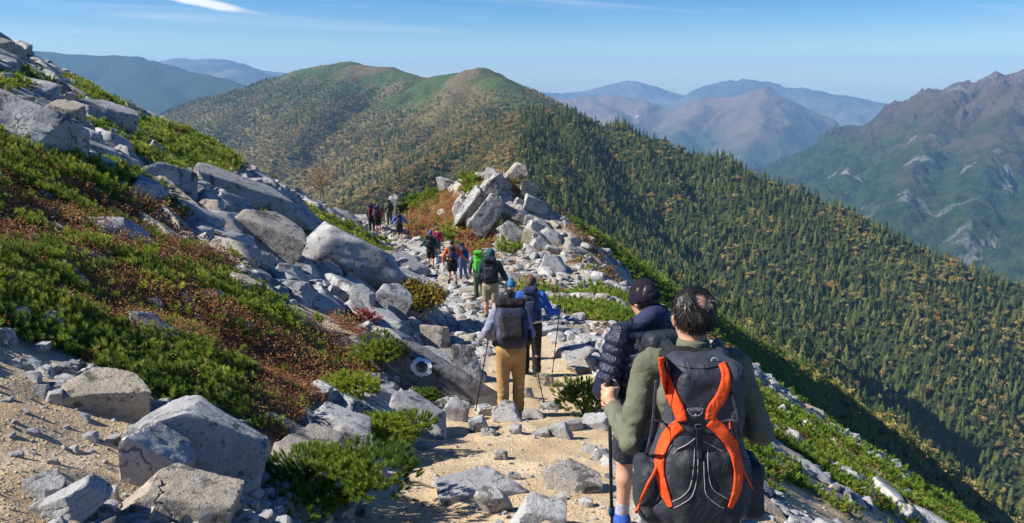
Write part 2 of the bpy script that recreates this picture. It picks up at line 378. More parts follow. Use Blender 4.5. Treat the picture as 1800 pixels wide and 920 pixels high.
MASSIF = [dict(p=crest((330, 185, 2900), (430, 158, 2800), (520, 127, 2650), (575, 116, 2550), (615, 111, 2500), (680, 119, 2450), (725, 134, 2350), (752, 141, 2300), (800, 131, 2100), (845, 124, 1950), (885, 147, 1800), (930, 176, 1600), (970, 204, 1350)),
               sl=.62, sr=.62, lam=230, gully=.21, gmax=600, seed=31, round=40, rough=9),
          dict(p=crest((615, 111, 2500), (590, 165, 2250), (545, 215, 2000), (500, 265, 1800)), sl=.6, sr=.6, lam=180, gully=.22, seed=33, round=30),
          dict(p=crest((752, 141, 2300), (700, 190, 2000), (660, 240, 1750), (640, 300, 1500)), sl=.62, sr=.62, lam=180, gully=.22, seed=35, round=25),
          dict(p=crest((845, 124, 1950), (800, 175, 1750), (740, 225, 1550), (690, 275, 1350)), sl=.64, sr=.64, lam=180, gully=.22, seed=37, round=25),
          dict(p=crest((885, 140, 1800), (880, 180, 1600), (840, 225, 1350), (800, 265, 1150)), sl=.64, sr=.64, lam=160, gully=.21, seed=39, round=20),
          dict(p=crest((520, 127, 2650), (450, 180, 2450), (380, 225, 2250), (330, 270, 2100)), sl=.6, sr=.6, lam=200, gully=.22, seed=41, round=30)]
EASTMT = [dict(p=crest((1330, 300, 4700), (1420, 262, 4600), (1480, 235, 4550), (1570, 203, 4500), (1600, 180, 4470), (1628, 163, 4450), (1655, 160, 4450), (1690, 142, 4400), (1720, 138, 4380), (1750, 122, 4350), (1775, 134, 4330), (1800, 130, 4300), (1860, 112, 4250), (1950, 128, 4200), (2100, 150, 4100), (2400, 190, 4000)),
               sl=.80, sr=.85, lam=240, gully=.55, gmax=420, seed=51, round=5, rough=60),
          dict(p=crest((1570, 203, 4500), (1520, 260, 4150), (1490, 300, 3850), (1480, 345, 3500)), sl=.75, sr=.75, lam=170, gully=.50, gmax=350, seed=53, round=12, rough=18),
          dict(p=crest((1690, 142, 4400), (1640, 230, 3950), (1600, 300, 3500), (1590, 370, 3050)), sl=.75, sr=.75, lam=170, gully=.50, gmax=350, seed=55, round=12, rough=18),
          dict(p=crest((1800, 130, 4300), (1760, 230, 3700), (1720, 330, 3150), (1700, 410, 2750)), sl=.72, sr=.72, lam=170, gully=.50, gmax=350, seed=57, round=12, rough=18),
          dict(p=crest((1950, 128, 4200), (1900, 260, 3500), (1850, 370, 2900), (1810, 450, 2500)), sl=.72, sr=.72, lam=170, gully=.50, gmax=350, seed=59, round=12, rough=18)]
FAR = [('western_hill', [dict(p=crest((-100, 92, 7800), (60, 94, 7650), (150, 101, 7500), (240, 104, 7350), (300, 120, 7050), (370, 138, 6600), (440, 152, 6150), (500, 190, 5550)), sl=.5, sr=.5, lam=560, gully=.34, seed=61, round=60, rough=12),
                         dict(p=crest((240, 104, 7350), (280, 160, 6300), (330, 205, 5400)), sl=.5, sr=.5, lam=480, gully=.24, seed=63, round=50)], (-6300, 0, 3900, 9300), 45),
       ('brown_range', [dict(p=crest((800, 178, 10200), (900, 180, 10000), (975, 173, 9800), (1040, 171, 9600), (1100, 174, 9400), (1180, 190, 9200), (1240, 182, 9000), (1300, 170, 8800), (1350, 163, 8600), (1390, 178, 8500), (1450, 210, 8300), (1500, 245, 8100), (1580, 290, 7900)), sl=.6, sr=.6, lam=700, gully=.36, gmax=1600, seed=71, round=30, rough=30),
                        dict(p=crest((1350, 163, 8600), (1330, 240, 7300), (1300, 290, 6500)), sl=.55, sr=.55, lam=500, gully=.32, seed=73, round=30),
                        dict(p=crest((1240, 182, 9000), (1200, 230, 8000), (1160, 270, 7000)), sl=.55, sr=.55, lam=500, gully=.32, seed=75, round=30),
                        dict(p=crest((1040, 171, 9600), (1090, 215, 8400), (1120, 250, 7300)), sl=.55, sr=.55, lam=500, gully=.32, seed=77, round=30)], (-900, 5200, 5800, 11000), 34),
       ('blue_range', [dict(p=crest((1100, 182, 12950), (1180, 176, 12600), (1230, 160, 12320), (1275, 148, 12040), (1308, 142, 11900), (1345, 150, 11760), (1385, 156, 11550), (1400, 163, 11410), (1435, 159, 11200), (1470, 166, 10990), (1510, 175, 10780), (1560, 190, 10500), (1640, 215, 10150)), sl=.5, sr=.5, lam=900, gully=.22, gmax=3000, seed=81, round=40, rough=50)], (1200, 6500, 9000, 14500), 40),
       ('snowy_cone_mountain', [dict(p=crest((850, 175, 14040), (950, 163, 14040), (985, 166, 14040), (1040, 159, 14040), (1075, 149, 14040), (1105, 143.5, 14040), (1120, 144, 14040), (1150, 152, 14040), (1195, 167, 14040), (1260, 175, 14040)), sl=.3, sr=.3, lam=1100, gully=.18, seed=91, round=60, rough=40)], (-900, 4300, 12300, 15200), 120),
       ('pale_range', [dict(p=crest((200, 130, 12180), (275, 109, 12180), (310, 105, 12180), (345, 105, 12180), (375, 103, 12180), (400, 106, 12180), (440, 118, 12180), (480, 126, 12180), (560, 140, 12180), (760, 150, 12180)), sl=.3, sr=.3, lam=1200, gully=.18, seed=95, round=60, rough=40)], (-7500, -900, 10600, 13400), 120),
       ('slate_range', [dict(p=crest((250, 150, 10200), (330, 136, 10200), (375, 129, 10200), (415, 122, 10200), (450, 126, 10200), (485, 136, 10200), (520, 130, 10500), (600, 140, 10500)), sl=.4, sr=.4, lam=900, gully=.18, seed=97, round=50, rough=40)], (-5800, -1500, 8600, 11400), 80)]

def mat_mountain(name, kind):
    m = NT(name); p = m.pos(); nrm = m.n('ShaderNodeNewGeometry').outputs['Normal']
    sp = m.n('ShaderNodeSeparateXYZ'); m.put(sp.inputs[0], p); sn = m.n('ShaderNodeSeparateXYZ'); m.put(sn.inputs[0], nrm)
    if kind == 'ridge':
        n = m.noise(p, .02, 5); c = m.mix(m.rng(n, .4, .6), (.02, .032, .012), (.05, .055, .02))
        m.bump(m.noise(p, .25, 4), .6, 2.0); return m.fin(c, .95, .1)
    if kind == 'massif':
        n = m.noise(p, .006, 6, .6); n2 = m.noise(p, .05, 5, .65)
        wood = m.mix(m.rng(n2, .42, .6), (.10, .085, .035), (.17, .125, .05))
        mead = m.mix(m.rng(n, .40, .50), (.15, .11, .06), (.055, .088, .028)); mead = m.mix(m.rng(n2, .48, .62, 0, .55), mead, (.075, .075, .03)); mead = m.mix(m.rng(m.noise(p, .18, 4, .6), .52, .6, 0, .6), mead, (.03, .05, .018))
        hgt = m.math('ADD', sp.outputs[2], m.math('MULTIPLY', n, 150))
        c = m.mix(m.rng(hgt, -40, 25), wood, mead); m.bump(n2, .7, 6.0); return m.fin(c, .95, .1)
    if kind == 'east':
        v = m.n('ShaderNodeMapping'); m.put(v.inputs[0], p); v.inputs['Scale'].default_value = (1, 1, .25)
        n = m.noise(p, .0022, 7, .62); n2 = m.noise(p, .02, 6, .7); n3 = m.noise(v.outputs[0], .011, 6, .6, 1.2)
        green = m.mix(m.rng(n2, .4, .6), (.025, .055, .018), (.07, .11, .03)); shrub = m.mix(m.rng(n, .4, .6), (.13, .075, .045), (.10, .10, .035))
        rock = m.mix(m.rng(n2, .4, .65), (.17, .12, .10), (.27, .22, .18))
        hgt = m.math('ADD', sp.outputs[2], m.math('MULTIPLY', m.math('SUBTRACT', n, .5), 900))
        c = m.mix(m.rng(hgt, -420, -120), green, shrub); c = m.mix(m.rng(hgt, -230, 40), c, rock)
        gul = m.attr('gully')
        scar = m.math('MULTIPLY', m.math('MULTIPLY', m.rng(gul, -.02, -.30), m.rng(n3, .42, .52)), m.math('MULTIPLY', m.rng(sp.outputs[2], -950, -550), m.rng(n, .40, .50)))
        c = m.mix(m.math('MULTIPLY', m.rng(gul, .15, .5), m.rng(hgt, -450, -200, 0, .5)), c, (.22, .15, .12))
        c = m.mix(scar, c, (.36, .345, .325)); m.bump(m.math('ADD', n2, m.noise(p, .07, 5, .7)), 1.0, 40.0); return m.fin(c, .95, .1)
    n = m.noise(p, .0012, 7, .65); n2 = m.noise(p, .006, 6, .7)
    if kind == 'brown_range':
        c = m.mix(m.rng(m.math('ADD', sp.outputs[2], m.math('MULTIPLY', m.math('SUBTRACT', n, .5), 1500)), -900, -250), (.035, .06, .025), (.17, .12, .085))
        c = m.mix(m.math('MULTIPLY', m.rng(n2, .64, .69), m.rng(n, .5, .6)), c, (.45, .42, .38)); m.bump(n2, .8, 60.0)
    elif kind == 'western_hill':
        c = m.mix(n, (.018, .036, .018), (.05, .065, .026)); m.bump(m.noise(p, .03, 5, .7), 1.0, 30.0)
    else:
        c = m.mix(m.rng(n, .4, .6), (.06, .075, .06), (.14, .13, .11)); m.bump(n2, .6, 60.0)
        if kind == 'snowy_cone_mountain': c = m.mix(m.rng(m.math('ADD', sp.outputs[2], m.math('MULTIPLY', m.math('SUBTRACT', n2, .5), 500)), 90, 260, 0, .6), c, (.6, .6, .6))
    return m.fin(c, .95, .1)
def ridge_z(X, Y): return tents(X, Y, RIDGE, 6.0, -520.) + 1.2*fbm2(X/14, Y/14, 2, 5)
def massif_z(X, Y): return tents(X, Y, MASSIF, 10.0, -900.)+7*ridged(X/85+.3*noise2(X/60, Y/60, 4), Y/85, 3, 78)
def east_z(X, Y): return tents(X, Y, EASTMT, 12.0, -1500.)+34*ridged(X/150+.3*noise2(X/90, Y/90, 4), Y/150, 4, 77)
forest_ridge = grid_mesh('forest_ridge', np.linspace(-420, 1500, 385), np.linspace(250, 1300, 250), ridge_z, mat_mountain('forest_ridge', 'ridge')); tag(forest_ridge, kind='structure')
massif = grid_mesh('green_topped_mountain', np.linspace(-1900, 500, 340), np.linspace(1050, 3100, 280), massif_z, mat_mountain('green_mountain', 'massif')); tag(massif, kind='structure')
east = grid_mesh('rocky_mountain', np.linspace(1000, 4700, 520), np.linspace(2100, 5100, 420), east_z, mat_mountain('rocky_mountain', 'east'), lambda X, Y, Z: {'gully': tents(X, Y, EASTMT, 25.0, -1500., True)[1]}); tag(east, kind='structure')
for nm, lines, (x0, x1, y0, y1), res in FAR:
    o = grid_mesh(nm, np.linspace(x0, x1, max(120, int((x1-x0)/res))), np.linspace(y0, y1, max(60, int((y1-y0)/res))), (lambda X, Y, L=lines, A=dict(western_hill=34, brown_range=75, blue_range=85, snowy_cone_mountain=30, pale_range=30, slate_range=26)[nm]: tents(X, Y, L, 14., -1800.)+A*ridged(X/420+.3*noise2(X/250, Y/250, 4), Y/420, 4, 79)), mat_mountain(nm, nm)); tag(o, kind='structure')
valley = grid_mesh('valley_floor', np.linspace(-17500, 17500, 80), np.linspace(-3300, 16300, 60), lambda X, Y: -1450+40*fbm2(X/3000, Y/3000, 3, 4), mat_mountain('valley_floor', 'western_hill')); tag(valley, kind='structure')
# ------------------------------------------------------------------ scatter (only for what nobody could count)
def scatter(name, P, rot, scl, idx, protos):
    me = bpy.data.meshes.new(name); P = np.asarray(P, np.float32); n = len(P)
    me.vertices.add(n); me.vertices.foreach_set('co', P.ravel())
    scl = np.asarray(scl, np.float32); scl = np.repeat(scl[:, None], 3, 1) if scl.ndim == 1 else scl
    for k, v in (('rot', rot), ('scl', scl)):
        a = me.attributes.new(k, 'FLOAT_VECTOR', 'POINT'); a.data.foreach_set('vector', np.ascontiguousarray(v, np.float32).ravel())
    a = me.attributes.new('idx', 'INT', 'POINT'); a.data.foreach_set('value', np.asarray(idx, np.int32))
    o = link(name, me); tag(o, kind='stuff')
    g = bpy.data.node_groups.new(name, 'GeometryNodeTree')
    g.interface.new_socket('Geometry', in_out='INPUT', socket_type='NodeSocketGeometry'); g.interface.new_socket('Geometry', in_out='OUTPUT', socket_type='NodeSocketGeometry')
    gi, go = g.nodes.new('NodeGroupInput'), g.nodes.new('NodeGroupOutput'); ip = g.nodes.new('GeometryNodeInstanceOnPoints')
    jn = g.nodes.new('GeometryNodeJoinGeometry')
    for pr in reversed(protos):
        oi = g.nodes.new('GeometryNodeObjectInfo'); oi.inputs['Object'].default_value = pr; oi.inputs['As Instance'].default_value = True
        g.links.new(oi.outputs['Geometry'], jn.inputs[0])
    def na(nm, typ):
        q = g.nodes.new('GeometryNodeInputNamedAttribute'); q.data_type = typ; q.inputs['Name'].default_value = nm; return q.outputs['Attribute']
    g.links.new(gi.outputs[0], ip.inputs['Points']); g.links.new(jn.outputs[0], ip.inputs['Instance']); ip.inputs['Pick Instance'].default_value = True
    g.links.new(na('idx', 'INT'), ip.inputs['Instance Index']); g.links.new(na('scl', 'FLOAT_VECTOR'), ip.inputs['Scale'])
    er = g.nodes.new('FunctionNodeEulerToRotation'); g.links.new(na('rot', 'FLOAT_VECTOR'), er.inputs[0]); g.links.new(er.outputs[0], ip.inputs['Rotation'])
    g.links.new(ip.outputs[0], go.inputs[0])
    md = o.modifiers.new('scatter', 'NODES'); md.node_group = g
    return o
def proto(name, me, mats): 
    o = bpy.data.objects.new(name, me)
    for m in mats: me.materials.append(m)
    return o

# ------------------------------------------------------------------ rocks
def mat_rock(name='granite', dark=1.0):
    m = NT(name); c = m.coord('Object'); inf = m.n('ShaderNodeObjectInfo')
    sc = m.n('ShaderNodeVectorMath', operation='MULTIPLY'); m.put(sc.inputs[0], c)
    # texture stays at true size on rocks of any size: use world position plus a shift per rock
    ad = m.n('ShaderNodeVectorMath', operation='ADD'); m.put(ad.inputs[0], m.pos()); m.put(ad.inputs[1], m.n('ShaderNodeCombineXYZ').outputs[0])
    p = m.pos(); rnd = inf.outputs['Random']
    n1 = m.noise(p, 2.2, 6, .6); n2 = m.noise(p, 11, 6, .65); n3 = m.noise(p, 60, 4, .7)
    base = m.mix(m.rng(n1, .35, .65), (.29, .29, .29), (.47, .465, .45)); base = m.mix(m.math('MULTIPLY', rnd, .6), base, (.36, .365, .37))
    warm = m.mix(m.rng(n2, .4, .7), (.36, .29, .20), (.46, .39, .29)); base = m.mix(m.math('MULTIPLY', m.rng(rnd, .70, .95), .8), base, warm)
    spk = m.rng(n3, .57, .66); base = m.mix(m.math('MULTIPLY', spk, .75), base, (.05, .05, .05))
    lich = m.math('MAXIMUM', m.rng(m.noise(p, 7.5, 7, .75, .4), .56, .62), m.rng(m.noise(p, 2.6, 8, .72, .6), .55, .60)); base = m.mix(m.math('MULTIPLY', lich, .78), base, (.045, .045, .043))
    yl = m.rng(m.noise(p, 5.2, 5, .7), .60, .70); base = m.mix(m.math('MULTIPLY', yl, .5), base, (.24, .26, .13))
    wl = m.rng(m.noise(p, 9.3, 4, .6), .62, .68); base = m.mix(m.math('MULTIPLY', wl, .6), base, (.45, .46, .46))
    wv = m.n('ShaderNodeVectorMath', operation='ADD'); m.put(wv.inputs[0], p); ns_ = m.n('ShaderNodeTexNoise'); m.put(ns_.inputs['Vector'], p); ns_.inputs['Scale'].default_value = 2.3; ns_.inputs['Detail'].default_value = 4; m.put(wv.inputs[1], ns_.outputs['Color'])
    ed_ = m.vor(wv.outputs[0], .55, 'DISTANCE_TO_EDGE'); crack = m.math('MULTIPLY', m.rng(ed_, .010, .0), m.rng(n1, .46, .56)); base = m.mix(m.math('MULTIPLY', crack, .6), base, (.04, .038, .035))
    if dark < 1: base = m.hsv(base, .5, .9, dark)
    h = m.math('SUBTRACT', m.math('ADD', m.math('MULTIPLY', n2, 1.0), m.math('MULTIPLY', n3, .35)), m.math('MULTIPLY', crack, .9))
    m.bump(h, .75, .035); return m.fin(base, .9, .2)
M_ROCK = mat_rock()
def rock_mesh(seed, sub=4, flat=1.0, planes=11, rnd=.028, name='boulder'):
    rg = np.random.RandomState(seed); bm = bmesh.new(); bmesh.ops.create_icosphere(bm, subdivisions=sub, radius=1)
    V = np.array([v.co[:] for v in bm.verts]); F = np.array([[v.index for v in f.verts] for f in bm.faces]); bm.free()
    N = rg.normal(size=(planes, 3)); N /= np.linalg.norm(N, axis=1)[:, None]
    N = np.concatenate([N, [[0, 0, 1], [0, 0, -1], [1, .2, .1], [-1, .1, -.1], [.1, 1, 0], [0, -1, .15]]]); N[-6:] += rg.normal(size=(6, 3))*.16
    N /= np.linalg.norm(N, axis=1)[:, None]
    D = np.concatenate([rg.uniform(.66, .98, planes), rg.uniform(.60, .85, 6)])
    q = V@N.T/D; q = np.maximum(q, 1e-3)
    k = 70.0; r = 1.0/((q**k).sum(1)**(1/k))
    nz_ = noise3(V[:, 0]*2+seed, V[:, 1]*2, V[:, 2]*2, seed); n2_ = noise3(V[:, 0]*6, V[:, 1]*6+seed, V[:, 2]*6, seed+1)
    lay = np.abs(((V[:, 2]*r*3.1+.35*V[:, 0]+nz_*.25) % 1)-.5); crack = -.035*np.exp(-(lay/.05)**2)
    r = r*(1+rnd*nz_+rnd*.5*n2_+crack*(seed % 3 == 0)); V = V*r[:, None]
    mn, mx = V.min(0), V.max(0); V = (V-(mn+mx)/2)/((mx-mn)/2)*.5      # unit box
    me = mesh_np(name, V, F); me.materials.append(M_ROCK)
    # keep the broken edges crisp
    try: me.set_sharp_from_angle(angle=R(38))
    except Exception: pass
    return me
ROCK_BIG = [rock_mesh(100+i, 5, planes=6+i % 4) for i in range(10)]
ROCK_MID = [rock_mesh(200+i, 4, planes=5+i % 5) for i in range(12)]
ROCK_SMALL = [rock_mesh(300+i, 3, planes=6) for i in range(6)]
rocks_used = []       # (x, y, radius)
def place_rock(px, py, w, h, ang=0, deep=.8, var=0, lib=None, yaw=None, name='boulder', lift=.12, rg=random.Random(5)):
    p = hit(px, py+h*.42)
    if p is None: return None
    dep = proj(p)[2]; ww, hh = w/FPX*dep, h/FPX*dep
    o = link(name, (lib or ROCK_BIG)[var % len(lib or ROCK_BIG)])
    o.scale = (ww*1.1, max(ww, hh)*deep, hh*1.22)
    c = at(px, py, p[1]+.25*max(ww, hh)*deep); g = gz(c[0], c[1]); c[2] = min(c[2], g+hh*.34)
    o.location = c; o.rotation_euler = (R(8)*rg.uniform(-1, 1), R(ang), R(yaw if yaw is not None else rg.uniform(-18, 18)))
    rocks_used.append((c[0], c[1], ww*.5)); return o

SPECIAL = [ # px, py, width, height, image tilt, depth, variant, label
 (356, 782, 225, 130, 22, .8, 8, 'large lichen-blotched grey boulder beside the round dwarf pine bush'),
 (268, 812, 120, 84, 30, .9, 6, 'grey tilted slab wedged under the large lichen-blotched boulder'),
 (190, 697, 140, 62, 8, .9, 3, 'flat-topped rock at the lower end of the small stone pile'),
 (320, 885, 190, 75, 12, .9, 4, 'broad pale rock half buried in orange soil below the tilted slab'),
 (112, 892, 150, 55, -24, .7, 5, 'pointed slab rising out of the bare orange soil'),
 (85, 866, 66, 52, 6, .8, 6, 'small blue-grey stone above the pointed slab'),
 (600, 748, 135, 42, 14, .7, 7, 'long white-topped rock behind the round dwarf pine bush'),
 (612, 778, 92, 48, 8, .7, 8, 'squat grey rock under the long white-topped rock'),
 (738, 735, 108, 62, 14, .8, 9, 'wedge-shaped tan rock at the edge of the sandy trail'),
 (846, 858, 160, 34, 6, .7, 0, 'low rounded pale rock across the middle of the sandy trail'),
 (868, 882, 54, 46, -12, .9, 2, 'small tan rock leaning on the low rounded pale rock'),
 (948, 908, 92, 50, 6, .8, 4, 'tan block with dark end at the foot of the trail'),
 (1005, 846, 100, 38, 12, .8, 6, 'half-buried speckled rock on the sandy trail beside the shorts hiker'),
 (60, 232, 190, 82, 27, 1.0, 5, 'huge smooth bluish slab above the dwarf pine mat'),
 (480, 417, 128, 62, 24, .8, 3, 'rounded lichen-covered boulder below a strip of dwarf pine'),
 (612, 458, 175, 92, 30, .7, 7, 'large smooth grey slab leaning down towards the trail'),
 (440, 350, 190, 52, 27, .7, 0, 'long thin slab lying along the slope above the rounded boulder'),
 (530, 385, 130, 58, 34, .7, 1, 'dark-faced ridge-backed slab beside the long thin slab'),
 (297, 318, 95, 58, 10, .9, 8, 'craggy pale broken boulder at the lower end of the dwarf pine patch'),
 (250, 178, 50, 34, 15, .9, 2, 'white angular block on the upper slope'),
 (190, 205, 90, 45, 16, .8, 6, 'long rounded rock above the upper dwarf pine patch'),
 (112, 200, 62, 34, 12, .9, 4, 'dark-spotted oval boulder above the huge smooth slab'),
 (640, 532, 46, 48, 10, .9, 9, 'blue-grey upright boulder at the top of the upper sandy patch'),
 (690, 535, 62, 62, 24, .9, 3, 'rounded grey boulder beside the autumn bush'),
 (765, 595, 52, 48, 4, .9, 5, 'green-lichened round rock above the painted slab'),
 (820, 640, 46, 80, -20, .8, 8, 'upright tan slab standing behind the painted slab'),
 (893, 356, 92, 36, 18, .8, 1, 'broad pale slab under the summit block of the knoll'),
 (908, 306, 34, 38, 30, .9, 7, 'dark summit block leaning out from the top of the knoll'),
 (872, 324, 54, 36, 30, .8, 2, 'jagged grey block just below the summit block of the knoll'),
 (848, 348, 22, 66, 36, .8, 4, 'thin pale slab lit along the side of the knoll'),
 (826, 362, 20, 74, 36, .8, 5, 'long pale slab edge on the rust-leaved flank of the knoll'),
 (925, 336, 34, 28, 30, .9, 6, 'small grey block beside the summit block of the knoll'),
 (940, 362, 44, 26, 30, .9, 0, 'flat grey block on the outer shoulder of the knoll'),
 (757, 328, 44, 24, 4, .9, 3, 'round grey rock in the pile behind the standing stone'),
 (785, 326, 36, 22, 8, .9, 2, 'pale rock in the pile between the standing stone and the knoll'),
 (690, 372, 16, 48, 8, .5, 3, 'tall thin standing stone beside the far trail'),
]
for (px, py, w, h, a, dp, v, lab) in SPECIAL:
    o = place_rock(px, py, w, h, a, dp, v)
    if o: tag(o, lab, 'boulder')
# the painted trail-marker slab: long, tilted down to the right, with a white ring
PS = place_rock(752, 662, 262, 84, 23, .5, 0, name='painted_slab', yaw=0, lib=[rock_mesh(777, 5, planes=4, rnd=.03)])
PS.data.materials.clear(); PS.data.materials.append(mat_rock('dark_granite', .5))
tag(PS, 'long dark slab with a white ring painted on its face', 'boulder')
bpy.context.view_layer.update()
def raycast_obj(o, px, py):
    inv = o.matrix_world.inverted(); d = Vector(ray(px, py)); a = inv@Vector((0, 0, CZ)); b = inv@(Vector((0, 0, CZ))+d)
    ok, loc, nor, _ = o.ray_cast(a, (b-a).normalized()); return (o.matrix_world@loc, (o.matrix_world.to_3x3().inverted().transposed()@nor).normalized()) if ok else (None, None)
M_PAINT = NT('worn_white_paint'); M_PAINT = M_PAINT.fin(M_PAINT.mix(M_PAINT.rng(M_PAINT.noise(M_PAINT.pos(), 45, 4, .7), .58, .70), (.82, .82, .80), (.45, .44, .43)), .8, .2)
def painted_ring():
    vs, fs = [], []; n = 48
    for i in range(n):
        t = 2*math.pi*i/n
        for k in (11.0, 19.0):
            kk = k*(1+.05*math.sin(5*t+k)+.04*math.sin(11*t)); ca, sa = math.cos(R(20)), math.sin(R(20))
            x, y = kk*math.cos(t)*1.0, kk*math.sin(t)*.86
            p, nn = raycast_obj(PS, 741+x*ca-y*sa, 646+x*sa+y*ca)
            if p is None: return None
            vs.append(p+nn*.006)
    for i in range(n): a, b = 2*i, 2*((i+1) % n); fs.append((a, a+1, b+1, b))
    me = mesh_np('painted_ring', np.array([v[:] for v in vs]), np.array(fs)); o = link('painted_ring', me, M_PAINT, PS); o.matrix_parent_inverse = PS.matrix_world.inverted(); return o
painted_ring()

ROCK_ZONES = [(60, 60, ' near the top of the rocky skyline'), (190, 120, ' on the skyline above the upper dwarf pine patch'), (90, 200, ' beside the huge smooth bluish slab'), (290, 240, ' at the edge of the upper dwarf pine patch'), (300, 320, ' beside the craggy pale broken boulder'), (440, 300, ' above the long thin slab'), (480, 430, ' beside the rounded lichen-covered boulder'), (610, 450, ' beside the large smooth leaning slab'), (560, 340, ' below the thin birch'), (650, 400, ' beside the far pair of hikers'), (690, 530, ' beside the rounded grey boulder and autumn bush'), (800, 560, ' below the person in the teal hood'), (770, 480, ' beside the person in orange'), (760, 600, ' above the white-ring slab'), (720, 440, ' beside the two-pole walker'), (890, 340, ' on the summit of the knoll'), (960, 400, ' on the outer shoulder of the knoll'), (830, 410, ' at the foot of the knoll'), (930, 470, ' on the stony flat below the knoll'), (1000, 600, ' beside the person in the bright blue jacket'), (1060, 520, ' in the green slope behind the dark beanie'), (1400, 780, ' in the stony band beside the olive sleeve'), (1450, 880, ' along the lower sandy strip'), (1600, 830, ' at the rim of the green slope'), (600, 760, ' around the white-topped rock'), (120, 660, ' in the stone pile on the soil bank'), (200, 820, ' on the bare orange soil'), (850, 730, ' at the feet of the person in tan trousers'), (980, 750, ' beside the lone dwarf pine bush'), (880, 860, ' around the low rounded trail rock'), (1040, 850, ' beside the bare-legged hiker'), (720, 800, ' at the sandy trail edge by the wedge-shaped rock'), (40, 560, ' at the lower edge of the big green mat')]
def zone_of(px, py, zones): return min(zones, key=lambda z: (z[0]-px)**2+(z[1]-py)**2)[2]
def rock_words(sc):
    a = sorted(sc); size = ('small', 'knee-high', 'large', 'very large')[int(np.searchsorted((.45, .9, 1.6), a[2]))]
    return size+' '+('long flat' if a[2] > 2.6*a[0] and a[2] > 1.6*a[1] else 'flat' if a[2] > 2.6*a[0] else 'long' if a[2] > 1.7*a[1] else 'blocky')
# smaller hand-placed stones (photo position, size)
STONES_TRAIL = [(882, 800, 24, 20), (840, 748, 34, 26), (800, 725, 44, 34), (790, 708, 46, 22), (895, 726, 56, 34), (850, 722, 30, 18), (940, 730, 40, 18), (985, 757, 46, 28), (1008, 748, 30, 22), (955, 762, 30, 16), (905, 755, 24, 18),
 (928, 690, 24, 20), (960, 668, 30, 26), (965, 715, 34, 12), (1045, 745, 50, 20), (1060, 800, 30, 22), (870, 700, 34, 20), (700, 812, 36, 24), (740, 785, 30, 14), (1040, 792, 34, 14), (905, 838, 22, 12), (985, 875, 24, 12), (1030, 885, 26, 16), (770, 852, 20, 12), (860, 760, 26, 14)]
STONES_PILE = [(60, 662, 30, 18), (82, 655, 34, 20), (105, 648, 36, 18), (128, 640, 30, 14), (75, 688, 26, 24), (95, 680, 40, 16), (120, 668, 36, 16), (150, 655, 30, 14), (165, 662, 44, 16), (140, 678, 30, 14), (178, 665, 36, 14), (205, 660, 40, 14), (60, 640, 40, 14), (30, 640, 26, 14), (98, 700, 30, 26), (200, 678, 34, 14), (170, 680, 22, 12), (115, 690, 50, 22),
 (20, 552, 70, 20), (75, 556, 40, 18), (105, 568, 26, 16), (5, 590, 44, 30), (160, 768, 26, 14), (200, 775, 24, 14), (150, 735, 22, 12), (240, 842, 26, 18), (195, 868, 30, 24), (60, 760, 24, 12), (95, 812, 20, 10), (30, 800, 22, 12), (130, 790, 20, 12), (565, 695, 40, 26), (630, 815, 56, 32), (665, 838, 40, 22), (650, 668, 30, 22), (430, 330, 60, 24), (395, 395, 70, 40), (370, 372, 70, 34)]
for k, (px, py, w, h) in enumerate(STONES_TRAIL):
    o = place_rock(px, py, w, h, random.Random(k).uniform(-14, 18), .8, k, ROCK_MID, name='trail_stone')
    if o: tag(o, ('flat' if w > 2*h else 'long' if w > 1.4*h else 'chunky')+' loose stone on the trail'+zone_of(px, py, ROCK_ZONES), 'stone', 'loose stones on the sandy trail')
for k, (px, py, w, h) in enumerate(STONES_PILE):
    o = place_rock(px, py, w, h, random.Random(k+50).uniform(-10, 22), .8, k+3, ROCK_MID, name='bank_stone')
    if o: tag(o, ('flat' if w > 2.2*h else 'long' if w > 1.5*h else 'chunky')+' pale stone'+zone_of(px, py, ROCK_ZONES), 'stone', 'small stones on the soil bank')

# broken slabs piled over the knoll's faces
kr = random.Random(19)
KN = [(kr.uniform(845, 985), None, kr.uniform(20, 46)) for _ in range(34)]+[(kr.uniform(805, 862), None, kr.uniform(14, 26)) for _ in range(9)]
for k, (px, _, w) in enumerate(KN):
    top = np.interp(px, [800, 850, 890, 930, 1000], [325, 312, 308, 340, 405]); py = top+kr.uniform(14, 100) if px > 862 else top+kr.uniform(20, 70)
    o = place_rock(px, py, w, w*kr.uniform(.4, .75) if px > 862 else w*kr.uniform(1.3, 2.2), kr.uniform(15, 42), .8, k, ROCK_MID)
    if o: tag(o, rock_words(o.scale)+' granite boulder'+zone_of(px, py, ROCK_ZONES), 'boulder', 'granite boulders beside the trail')
